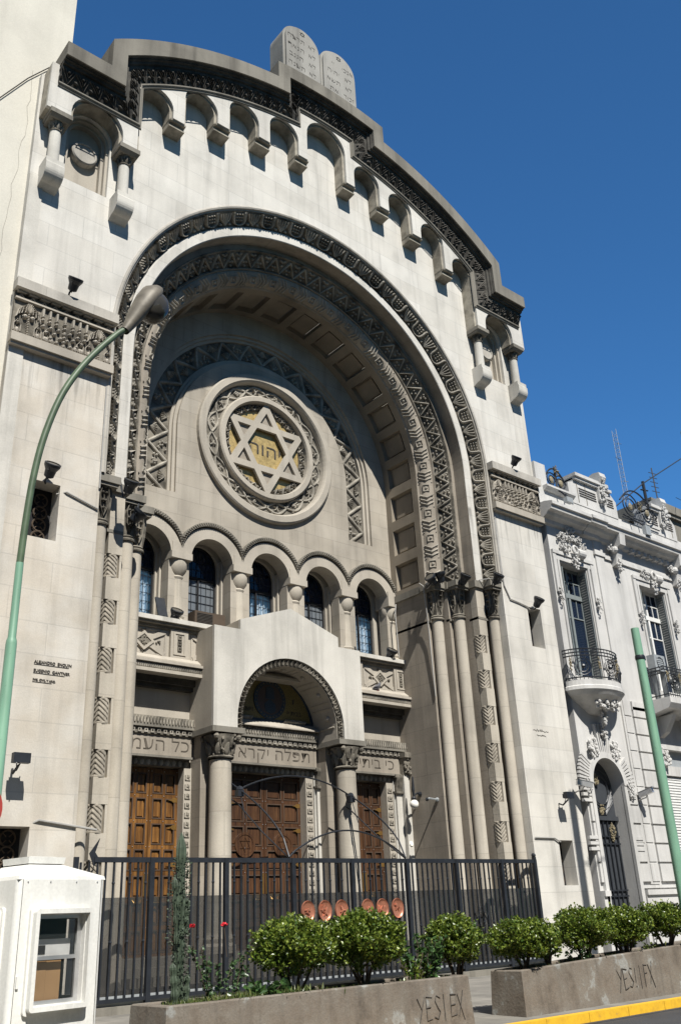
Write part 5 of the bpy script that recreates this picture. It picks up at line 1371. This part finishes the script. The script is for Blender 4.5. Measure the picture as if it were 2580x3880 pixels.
def camera(p, d, lab):
    t = thing('security_camera', lab, 'camera', p, 'security cameras on the town house'); d = Vector(d).normalized(); u = d.cross(Vector((0, 0, 1))).normalized(); w = u.cross(d); P = Vector(p)
    m = MB()
    m.add([P+d*a+u*b+w*c for a in (-.22, .22) for b, c in ((-.075, -.07), (.075, -.07), (.075, .07), (-.075, .07))], [(3, 2, 1, 0), (4, 5, 6, 7), (0, 1, 5, 4), (1, 2, 6, 5), (2, 3, 7, 6), (3, 0, 4, 7)])
    m.add([P+d*a+u*b+w*c for a in (-.24, .28) for b, c in ((-.085, .075), (.085, .075), (.085, .085), (-.085, .085))], [(3, 2, 1, 0), (4, 5, 6, 7), (0, 1, 5, 4), (1, 2, 6, 5), (2, 3, 7, 6), (3, 0, 4, 7)])
    m.build('camera_body', 'steel', t)
    MB().add([P+d*.224+u*.05*cos(k*pi/5)+w*.05*sin(k*pi/5) for k in range(10)], [tuple(range(10))]).build('camera_lens', 'lampglass', t)
    MB().tube([P-w*.07, P-w*.14+Vector((0, .05, 0)), (P.x-.03, .0, P.z-.20)], .022, 5).build('camera_bracket', 'steel', t)
camera((8.42, -.36, 4.62), (.75, -.55, -.22), 'white bullet camera above the left of the arched street door')
camera((11.42, -.34, 4.52), (.15, -.9, .25), 'white bullet camera facing the street between door and shuttered window')
t = thing('air_conditioner', 'brown window air conditioner on the sill of the second arcade window', 'air conditioner', (-1.9, 3.0, 8.3))
MB().box(-2.32, -1.42, 2.78, 3.42, 8.31, 8.72).build('casing', 'bark', t)
mb = MB()
for i in range(9): mb.box(-2.26, -1.80, 2.765, 2.78, 8.35+i*.038, 8.365+i*.038)
mb.build('grille', 'inscr', t)
t = thing('air_conditioner', 'pale air conditioner box on the straight town house balcony', 'air conditioner', (13.2, -.4, 7.5))
MB().box(13.0, 13.62, -.50, -.22, 8.42, 8.95).box(13.02, 13.07, -.45, -.27, 7.48, 8.42).box(13.55, 13.6, -.45, -.27, 7.48, 8.42).build('casing', 'greypaint', t)
mb = MB(); mb.tube([(13.31+.19*cos(k*pi/10), -.505, 8.69+.19*sin(k*pi/10)) for k in range(20)], .012, 4, True)
for k in range(5): mb.box(13.12, 13.5, -.508, -.50, 8.55+k*.07, 8.56+k*.07)
mb.build('fan_grille', 'iron', t)
t = thing('hanging_floodlight', 'small grey floodlight drooping from the town house parapet railing', 'floodlight', (14.0, -.5, 13.6))
MB().tube([(13.6, .0, 14.3), (13.75, -.4, 13.9), (13.95, -.5, 13.75), (14.2, -.4, 14.0), (14.2, 0, 14.3)], .03, 5).build('lamp_arm', 'iron', t)
MB().box(13.8, 14.1, -.65, -.5, 13.35, 13.7).build('lamp_head', 'greypaint', t)
t = thing('hanging_floodlight', 'small grey floodlight over the cornice beside the first roof railing', 'floodlight', (9.7, -.4, 13.9))
MB().tube([(9.4, 0, 14.3), (9.55, -.35, 13.95), (9.7, -.4, 13.8), (9.9, -.3, 13.95), (9.9, 0, 14.3)], .03, 5).build('lamp_arm', 'iron', t)
MB().box(9.5, 9.82, -.55, -.4, 13.55, 13.72).build('lamp_head', 'greypaint', t)
# pigeon
pg = thing('pigeon', 'dark grey pigeon resting on the ledge under the right balustrade panel', 'pigeon', (3.4, 2.5, 7.25))
b = MB(); b.tube([(3.26, 2.50, 7.32), (3.33, 2.50, 7.33), (3.42, 2.50, 7.36), (3.50, 2.50, 7.40), (3.54, 2.5, 7.47), (3.56, 2.5, 7.49), (3.60, 2.5, 7.485)], .05, 8, rs=[.012, .04, .075, .065, .04, .035, .006]); b.build('body', 'bird', pg, True)
MB().tube([(3.28, 2.46, 7.35), (3.40, 2.44, 7.38), (3.50, 2.45, 7.40)], .02, 5, rs=[.006, .03, .015]).build('wing', 'bird', pg, True)
for dy in (-.02, .02): MB().tube([(3.44, 2.5+dy, 7.30), (3.445, 2.5+dy, 7.20)], .006, 4).build('leg', 'rosered', pg)

# ------------------------------------------------------------------ street furniture
L = thing('street_lamp', 'green street lamp with a long curved arm and smoky glass head', 'street lamp', (-10.12, -6.3, 0))
MB().lathe([(.11, 0), (.11, .3), (.066, .4), (.062, 4.42), (.058, 4.46), (.046, 4.50), (.045, 5.4)], (-10.12, -6.3, 0), 16).build('lamp_post', 'green', L, True)
ap = [(-10.12, 5.4), (-10.10, 6.0), (-10.06, 6.6), (-9.97, 7.2), (-9.79, 7.85), (-9.5, 8.45), (-9.12, 9.02), (-8.93, 9.22)]
def smooth(P, n=5):
    out = []
    for i in range(len(P)-1):
        p0, p1, p2, p3 = P[max(0, i-1)], P[i], P[i+1], P[min(len(P)-1, i+2)]
        for k in range(n):
            t = k/n; out.append(tuple(.5*(2*b+(c-a)*t+(2*a-5*b+4*c-d)*t*t+(3*b-a-3*c+d)*t**3) for a, b, c, d in zip(p0, p1, p2, p3)))
    return out+[P[-1]]
MB().tube([(x, -6.3, z) for x, z in smooth(ap)], .044, 10).build('lamp_arm', 'armgreen', L, True)
hd = Vector((.48, 0, .88)).normalized(); hp = Vector((-8.95, -6.3, 9.22)); hu = Vector((0, -1, 0)); hw = hd.cross(hu)
h = MB(); rws = []
for t_, ru, up_, dn in ((-.08, .065, .065, .065), (.1, .085, .10, .08), (.35, .17, .16, .10), (.6, .21, .2, .11), (.8, .2, .2, .10), (.95, .12, .12, .06), (1.0, .02, .02, .02)):
    rws.append([hp+hd*t_+hu*ru*cos(2*pi*k/16)+(-hw if False else hw)*( (up_ if sin(2*pi*k/16) < 0 else dn)*sin(2*pi*k/16)) for k in range(16)])
h.rows(rws, True); h.build('lamp_head', 'lamphead', L, True)
def head_local(a, b, c): return hp+hd*a+hu*b+hw*c
g = MB(); g.merge(MB().ball((0, 0, 0), 1, 14), lambda v: head_local(.64+.29*v[0], .195*v[1], .10+.23*v[2])); g.build('lamp_bowl', 'lampglass', L, True)
P2 = thing('steel_pole', 'plain green steel pole at the kerb, cut off at the top', 'pole', (2.66, -6.3, 0))
MB().lathe([(.10, 0), (.092, 5.0), (.082, 6.64), (.0, 6.64)], (2.66, -6.3, 0), 18).build('shaft', 'green', P2, True)
MB().lathe([(.092, 0), (.098, .02), (.098, .07), (.092, .09)], (2.66, -6.3, 5.98), 18).box(2.72, 2.80, -6.34, -6.26, 5.98, 6.07).build('clamp', 'iron', P2, True)
P3 = thing('trolley_pole', 'tall green pole standing further along the kerb, throwing its shadow on the right tower', 'pole', (6.78, -6.3, 0))
MB().lathe([(.17, 0), (.15, 12.6), (.10, 12.72), (0, 12.75)], (6.78, -6.3, 0), 16).build('shaft', 'green', P3, True)
MB().tube([(6.78, -6.3, 10.95), (8.4, -6.3, 10.9)], .02, 5).box(7.15, 7.32, -6.37, -6.23, 10.82, 11.02).build('crossbar', 'iron', P3)
SG = thing('road_sign', 'red and white round road sign at the left edge beside the lamp post', 'sign', (-10.3, -6.45, 0))
sc_ = (-10.40, -6.48, 2.62)
MB().tube([(-10.32, -6.40, 0), (-10.32, -6.40, 3.3)], .035, 8).build('sign_post', 'iron', SG)
d = MB(); d.merge(MB().lathe([(0, 0), (.30, 0), (.31, -.012), (0, -.02)], (0, 0, 0), 32), lambda v: (sc_[0]+v[0], sc_[1]+v[2]*-1, sc_[2]+v[1])); d.build('sign_plate', 'signwhite', SG)
d = MB(); d.merge(MB().lathe([(.225, .004), (.305, .004), (.305, 0), (.225, 0)], (0, 0, 0), 32), lambda v: (sc_[0]+v[0], sc_[1]-v[2], sc_[2]+v[1])); d.build('sign_ring', 'red', SG)
# guard booth of white fibreglass
BO = thing('guard_booth', 'white fibreglass guard booth with a framed window at the kerb', 'booth', (-9.0, -5.0, 0))
def booth():
    org = Vector((-9.51, -5.62, 0)); ang = radians(13); ux = Vector((cos(ang), sin(ang), 0)); uy = Vector((-sin(ang), cos(ang), 0)); w = 1.2; dp = 1.2
    def TB(v): return org+ux*v[0]+uy*v[1]+Vector((0, 0, v[2]))
    def B(mb, name, m, parent=BO, smooth=False): k = MB(); k.merge(mb, TB); return k.build(name, m, parent, smooth)
    def rr(x0, x1, y0, y1, r, n=4):
        out = []
        for cx, cy, a in ((x1-r, y0+r, -pi/2), (x1-r, y1-r, 0), (x0+r, y1-r, pi/2), (x0+r, y0+r, pi)):
            out += [(cx+r*cos(a+pi/2*i/n), cy+r*sin(a+pi/2*i/n)) for i in range(n+1)]
        return out
    # walls: four panels so that the windows are real openings
    win = rect(.26, .92, .72, 1.62)
    def panel(face):
        mb = MB().prism([(0.06, 0), (w-.06, 0), (w-.06, 1.99), (.06, 1.99)], 0, .05, [win]); return mb
    B(panel(0), 'front_wall', 'white_fib')
    for nm, f in (('side_wall', lambda v: (v[1], w-v[0], v[2])), ('side_wall', lambda v: (w-v[1], v[0], v[2])), ('rear_wall', lambda v: (w-v[0], dp-v[1], v[2]))):
        k = MB(); k.merge(panel(1), f); B(k, nm, 'white_fib')
    for cx, cy, a in ((.06, .06, pi), (w-.06, .06, -pi/2), (w-.06, dp-.06, 0), (.06, dp-.06, pi/2)):
        k = MB().rows([[(cx+.062*cos(a+pi/2*i/6), cy+.062*sin(a+pi/2*i/6), z) for i in range(7)] for z in (0, 2.0)]); B(k, 'corner_post', 'white_fib', smooth=True)
    sm = MB()
    for x in (.055, w-.06): sm.box(x, x+.006, -.003, .01, 0, 1.99)
    B(sm, 'panel_seam', 'inscr')
    bo = MB()
    for x in (.12, .42, .78, 1.08): bo.ball((x, -.002, 1.965), .010, 6).ball((x, -.002, .42), .010, 6)
    B(bo, 'rivets', 'steel')
    B(MB().box(.07, w-.07, -.012, 0, .36, .385).box(.07, .10, -.02, 0, .9, 1.02), 'trim_strip', 'white_fib')
    r_ = MB(); pr = [(0, 0, 1.99), (.01, .01, 2.03), (.42, .42, 2.20), (.42, .42, 2.27), (.5, .5, 2.27)]
    r_.rows([[(a, b, z), (w-a, b, z), (w-a, dp-b, z), (a, dp-b, z)] for a, b, z in pr], True); r_.rows([[(.35, .35, 2.185), (w-.35, .35, 2.185), (w-.35, dp-.35, 2.185), (.35, dp-.35, 2.185)], [(.34, .34, 2.26), (w-.34, .34, 2.26), (w-.34, dp-.34, 2.26), (.34, dp-.34, 2.26)], [(.5, .5, 2.275), (w-.5, .5, 2.275), (w-.5, dp-.5, 2.275), (.5, dp-.5, 2.275)]], True)
    B(r_, 'roof', 'white_fib')
    def frame(f, nm):
        k = MB(); q = MB(); q.prism(rr(.17, 1.01, .63, 1.71, .04), -.035, 0, [rect(.26, .92, .72, 1.62)])
        q.prism(rr(.20, .98, .66, 1.68, .04), -.10, -.035, [rect(.25, .93, .71, 1.63)])
        k.merge(q, f) if f else k.merge(q); o = B(k, nm, 'white_fib')
        k = MB(); q = MB().prism(rect(.26, .92, .72, 1.62), .03, .06, [rect(.30, .86, .76, 1.16), rect(.30, .86, 1.20, 1.58)]); k.merge(q, f) if f else k.merge(q); B(k, 'sash', 'steel', o)
        k = MB(); q = MB().box(.28, .88, .045, .048, .74, 1.18).box(.28, .88, .045, .048, 1.18, 1.60); k.merge(q, f) if f else k.merge(q); B(k, 'pane', 'boothglass', o)
    frame(None, 'window_frame'); frame(lambda v: (v[1], w-v[0], v[2]), 'window_frame'); frame(lambda v: (w-v[1], v[0], v[2]), 'window_frame')
    k = MB().box(.29, .52, .10, .11, .70, 1.15).box(.525, .72, .105, .115, .70, 1.15); B(k, 'cardboard_sheet', 'card')
    k = MB().box(.29, .84, .12, .13, 1.19, 1.37); B(k, 'notice_sheet', 'signwhite')
    k = MB().box(.33, .50, .112, .118, 1.22, 1.31).box(.06, w-.06, .6, .64, .06, 1.95); B(k, 'dark_fittings', 'dark_in')
    B(MB().box(.05, w-.05, .05, dp-.05, -.0, .06), 'booth_floor', 'bark')
booth()

# ------------------------------------------------------------------ planters
def planter(name_lab, p0, ang, Lx, Ly, H_, writing, rise=0):
    t = thing('planter', name_lab, 'planter', (p0[0], p0[1], 0), 'concrete street planters')
    c, s = cos(ang), sin(ang)
    def TB(v): return Vector((p0[0]+v[0]*c-v[1]*s, p0[1]+v[0]*s+v[1]*c, v[2]+(rise*v[0] if v[2] > 0 else 0)))
    def B(mb, n, m, smooth=False): k = MB(); k.merge(mb, TB); return k.build(n, m, t, smooth)
    o = [(0, 0), (Lx, 0), (Lx, Ly), (0, Ly)]; wt = .11; tp = .03
    def ring(z, d): return [(d, d, z), (Lx-d, d, z), (Lx-d, Ly-d, z), (d, Ly-d, z)]
    rnd = random.Random(int(Lx*10))
    TB0 = TB
    B(MB().rows([ring(-.02, -tp), ring(H_-.015, 0), ring(H_, .015), ring(H_, wt-.012), ring(H_-.015, wt), ring(H_-.16, wt+.01)], True), 'box', 'planter')
    B(MB().add([(v[0], v[1], H_-.09) for v in ring(0, wt-.005)], [(0, 1, 2, 3)]), 'soil', 'soil')
    w = MB()
    for strokes in writing:
        w.tube([(a+rnd.uniform(-.008, .008), -tp*(1-b/H_)-.005, b+rnd.uniform(-.01, .01)) for a, b in strokes], .006, 4, rs=[rnd.uniform(.004, .010) for _ in strokes])
    B(w, 'scrawled_letters', 'inscr')
    return TB
def letters(s, x, z, h, adv):       # hand-scrawled capitals
    G_ = {'Y': [[(0, 1), (.3, .5)], [(.62, 1.05), (.05, -.1)]], 'E': [[(.05, 1), (0, 0), (.5, .05)], [(.02, .5), (.42, .55)], [(.05, 1), (.55, .95)]],
          'S': [[(.55, .92), (.25, 1), (.08, .8), (.3, .52), (.5, .3), (.3, .02), (0, .1)]], 'I': [[(.2, 1.05), (.15, -.1)]], 'F': [[(.1, 1.05), (0, -.05)], [(.1, 1), (.5, 1.02)], [(.05, .55), (.4, .58)]],
          'X': [[(.02, 1), (.5, -.15)], [(.55, 1.1), (0, 0)]], '!': [[(.2, 1.0), (.15, .25)], [(.14, .08), (.15, .0)]]}
    out = []
    for ch in s:
        for st_ in G_[ch]: out.append([(x+a*h*.8, z+b*h) for a, b in st_])
        x += adv
    return out
PL1 = planter('long concrete planter with cactus, roses and boxwoods, scrawled on its right end', (-8.02, -6.34), radians(.5), 4.82, .80, .645, letters('YESIEX', 3.78, .16, .27, .155))
PL2 = planter('concrete planter by the yellow kerb with four boxwoods and scrawled letters', (-1.93, -6.19), radians(1.2), 6.3, .60, .62, letters('YES!IFX', 2.42, .10, .30, .155), .031)

# ------------------------------------------------------------------ plants
def leaf(mb, p, d, L, w, rnd, fold=.3):
    d = d.normalized(); u = d.orthogonal().normalized(); a = rnd.uniform(0, 2*pi); v = u*cos(a)+d.cross(u)*sin(a); n = d.cross(v)
    mb.add([p, p+d*L*.5+v*w+n*w*fold, p+d*L, p+d*L*.5-v*w+n*w*fold], [(0, 1, 2, 3)])
def boxwood(lab, c, rx, rz, stem_z, seed, n=2300, m='leaf_box'):
    n = int(n*4.2); rx *= .93; rz *= .93; c = (c[0], c[1], c[2]-.05)
    rnd = random.Random(seed)
    t = thing('boxwood_shrub', lab, 'shrub', (c[0], c[1], stem_z), 'clipped boxwood shrubs in the planters')
    mb = MB(); C = Vector(c)
    ph = [rnd.uniform(0, 6.28) for _ in range(6)]
    def rad(d):
        a = atan2(d.y, d.x); return 1+.10*sin(3*a+ph[0])*(1-d.z*d.z)+.09*sin(5*a+4*d.z+ph[1])+.08*sin(7*d.z+2*a+ph[2])
    for i in range(n//7):       # sprigs: short twigs carrying leaves
        d = Vector((rnd.gauss(0, 1), rnd.gauss(0, 1), rnd.gauss(0.1, 1))).normalized()
        k = (rnd.random()**.28)*rad(d)
        p = C+Vector((d.x*rx*k, d.y*rx*.95*k, d.z*rz*k))
        if d.z < -.75 and rnd.random() < .5: continue
        sd = (d*.7+Vector((0, 0, .75))+Vector((rnd.gauss(0, .3), rnd.gauss(0, .3), 0))).normalized()
        Ls = rnd.uniform(.04, .10)*(1.5 if rnd.random() < .12 else 1)
        for j in range(7):
            q = p+sd*Ls*j/6
            leaf(mb, q, (sd*.6+Vector((rnd.gauss(0, .8), rnd.gauss(0, .8), rnd.gauss(0, .5)))), rnd.uniform(.036, .060), rnd.uniform(.014, .022), rnd)
    mb.build('crown', m, t)
    for k in range(7):
        a = rnd.uniform(0, 2*pi); e = C+Vector((cos(a)*rx*.65, sin(a)*rx*.65, rnd.uniform(-.3, .5)*rz))
        b0 = Vector((c[0]+rnd.uniform(-.04, .04), c[1]+rnd.uniform(-.04, .04), stem_z-.05))
        MB().tube([b0, b0.lerp(e, .45)+Vector((rnd.uniform(-.05, .05), 0, .05)), e], .02, 5, rs=[.024, .016, .006]).build('stem', 'bark', t)
SZ1, SZ2 = .56, .58
boxwood('rounded boxwood nearest the rose bush in the long planter', (-5.98, -5.94, 1.153), 0.513, 0.335, SZ1, 1, 3000)
boxwood('broad boxwood in the middle of the long planter, under the copper discs', (-4.82, -5.94, 1.183), 0.611, 0.355, SZ1, 2, 3800)
boxwood('small boxwood at the right end of the long planter', (-3.06, -5.94, 1.105), 0.414, 0.325, SZ1, 3, 2300)
boxwood('wide low boxwood at the left end of the kerbside planter', (-1.47, -5.88, 1.049), 0.546, 0.283, SZ2, 4, 2900)
boxwood('tallest boxwood of the kerbside planter, left of the street door', (0.09, -5.88, 1.137), 0.526, 0.321, SZ2, 5, 2900)
boxwood('rounded boxwood in front of the street door of the town house', (1.26, -5.88, 1.137), 0.448, 0.302, SZ2, 6, 2300)
boxwood('round boxwood at the right end of the kerbside planter beside the green pole', (2.53, -5.88, 1.196), 0.467, 0.272, SZ2+.04, 7, 2200)
boxwood('thin straggly young boxwood squeezed between the first two kerbside boxwoods', (-0.89, -5.88, 0.995), 0.251, 0.261, SZ2, 8, 700)
def weed(name, lab, cat, c, rx, h, seed, n, L, w, m, stems=10, top=None):
    rnd = random.Random(seed); t = thing(name, lab, cat, (c[0], c[1], c[2])); mb = MB(); sm = MB()
    for k in range(stems):
        a = rnd.uniform(0, 2*pi); k2 = sqrt(rnd.random()); b0 = Vector((c[0]+rx*.45*k2*cos(a), c[1]+rx*.4*k2*sin(a), c[2]-.04)); tip = b0+Vector((cos(a)*rx*rnd.uniform(.3, .8), sin(a)*rx*.5, h*rnd.uniform(.6, 1)))
        mid = b0.lerp(tip, .5)+Vector((rnd.uniform(-.05, .05), rnd.uniform(-.05, .05), .04))
        sm.tube([b0, mid, tip], .007, 4)
        for j in range(n//stems):
            q = rnd.uniform(.15, 1.02); p = (b0.lerp(mid, q*2) if q < .5 else mid.lerp(tip, q*2-1))
            leaf(mb, p, Vector((rnd.gauss(0, 1), rnd.gauss(0, 1), rnd.gauss(.1, .6))), L*rnd.uniform(.6, 1.2), w*rnd.uniform(.7, 1.2), rnd)
    mb.build('foliage', m, t); sm.build('stems', 'bark', t)
    return t
rb = weed('rose_bush', 'sparse rose bush with two red blooms beside the cactus', 'rose bush', (-7.08, -6.0, SZ1), .34, .74, 20, 420, .06, .022, 'leaf_rose', 9)
rnd = random.Random(4)
for p in ((-7.36, -5.75, 1.42), (-6.90, -5.75, 1.42)):
    m = MB()
    for k in range(14): leaf(m, Vector(p), Vector((rnd.gauss(0, .7), rnd.gauss(0, .7), rnd.uniform(.2, 1))), .05, .022, rnd)
    m.build('bloom', 'rosered', rb); MB().tube([p, (p[0]+.04, p[1], p[2]-.35)], .006, 4).build('bloom_stem', 'bark', rb)
weed('leafy_shrub', 'loose dark leafy shrub left of the end boxwood in the long planter', 'shrub', (-3.72, -5.95, SZ1), .36, .72, 21, 520, .10, .026, 'leaf_dark', 13)
weed('leafy_weed', 'low broad leaved weed at the foot of the rounded boxwood', 'weed', (-6.45, -6.05, SZ1), .30, .26, 22, 190, .11, .034, 'leaf_dark', 10)
weed('leafy_weed', 'pale spindly weed trailing between the middle boxwood and the leafy shrub', 'weed', (-4.0, -6.0, SZ1), .26, .48, 23, 190, .07, .020, 'leaf_box', 9)
weed('leafy_weed', 'scraggly green weed under the tallest kerbside boxwood', 'weed', (-.2, -5.95, SZ2), .22, .34, 24, 110, .07, .024, 'leaf_dark', 7)
weed('leafy_weed', 'yellowish weed between the last two kerbside boxwoods', 'weed', (2.1, -5.9, SZ2), .20, .36, 25, 90, .07, .022, 'grass', 6)
def grass():
    rnd = random.Random(30); mb = MB()
    def tuft(TB, x, y, z, n, h):
        for _ in range(n):
            p = TB((x+rnd.gauss(0, .05), y+rnd.gauss(0, .05), z)); d = Vector((rnd.gauss(0, .5), rnd.gauss(0, .5), 1)); leaf(mb, p, d, h*rnd.uniform(.5, 1.2), .006, rnd)
    for _ in range(150): tuft(PL1, rnd.uniform(.25, 2.1), rnd.uniform(.14, .5), .565, 16, .12)
    for _ in range(70): tuft(PL1, rnd.uniform(2.1, 4.7), rnd.uniform(.14, .4), .56, 9, .10)
    for _ in range(100): tuft(PL2, rnd.uniform(.3, 5.9), rnd.uniform(.14, .4), .53, 10, .10)
    for _ in range(26):       # runners hanging over the rims
        x = rnd.uniform(.5, 2.2); tuft(PL1, x, .06, .645, 8, .09)
    tag(mb.build('planter_grass', 'grass'), kind='stuff')
grass()
def cactus():
    t = thing('column_cactus', 'tall lumpy column cactus at the left end of the long planter', 'cactus', (-7.58, -6.1, SZ1)); rnd = random.Random(9)
    def col(p0, p1, r, name):
        n = 22; rws = []; A, B_ = Vector(p0), Vector(p1); k = 18
        for i in range(n+1):
            q = i/n; c = A.lerp(B_, q); rr_ = r*(1 if q < .86 else sqrt(max(.02, 1-((q-.86)/.14)**2)))*(.92+.14*sin(q*23))
            rws.append([c+Vector((cos(2*pi*j/k), sin(2*pi*j/k), 0))*rr_*(1.0 if j % 2 else .78)*(1+rnd.uniform(-.06, .06)) for j in range(k)])
        m = MB().rows(rws, True); m.build(name, 'cactus', t, False)
    col((-7.58, -5.85, .52), (-7.60, -5.85, 2.50), .062, 'trunk')
    col((-7.64, -5.89, 1.25), (-7.70, -5.89, 1.98), .042, 'branch'); col((-7.52, -5.85, 1.35), (-7.49, -5.85, 1.74), .036, 'branch'); col((-7.68, -5.95, .55), (-7.73, -5.95, 1.05), .045, 'branch'); col((-7.53, -5.91, .5), (-7.51, -5.91, .92), .04, 'branch')
    m = MB()
    for _ in range(900):
        z = rnd.uniform(.6, 2.2); a = rnd.uniform(0, 2*pi); r = rnd.uniform(.05, .09); p = Vector((-7.59+r*cos(a)+(-.07 if 1.25 < z < 1.95 and rnd.random() < .4 else 0), -5.87+r*sin(a), z))
        leaf(m, p, Vector((cos(a), sin(a), rnd.uniform(-.3, .8))), rnd.uniform(.02, .05), .012, rnd)
    m.build('spiny_lumps', 'cactus', t)
cactus()

# ------------------------------------------------------------------ the square across the street: tall unseen trees, added to block low sky light
def plaza():
    rnd = random.Random(77); mb = MB()
    x = -75
    while x < 85:
        r = rnd.uniform(4.5, 7); h = rnd.uniform(13, 17)
        for k in range(9):
            mb.ball((x+rnd.uniform(-r, r)*.6, -31+rnd.uniform(-2.5, 2.5), h-3+rnd.uniform(-6, 4)), rnd.uniform(2.6, 4.4), 9, (1, 1, .85))
        mb.tube([(x, -31, -.3), (x+.3, -31, 4), (x, -31, 9)], .5, 7)
        x += r*1.35
    tag(mb.build('unseen_plaza_trees', 'leaf_dark'), kind='stuff')
plaza()
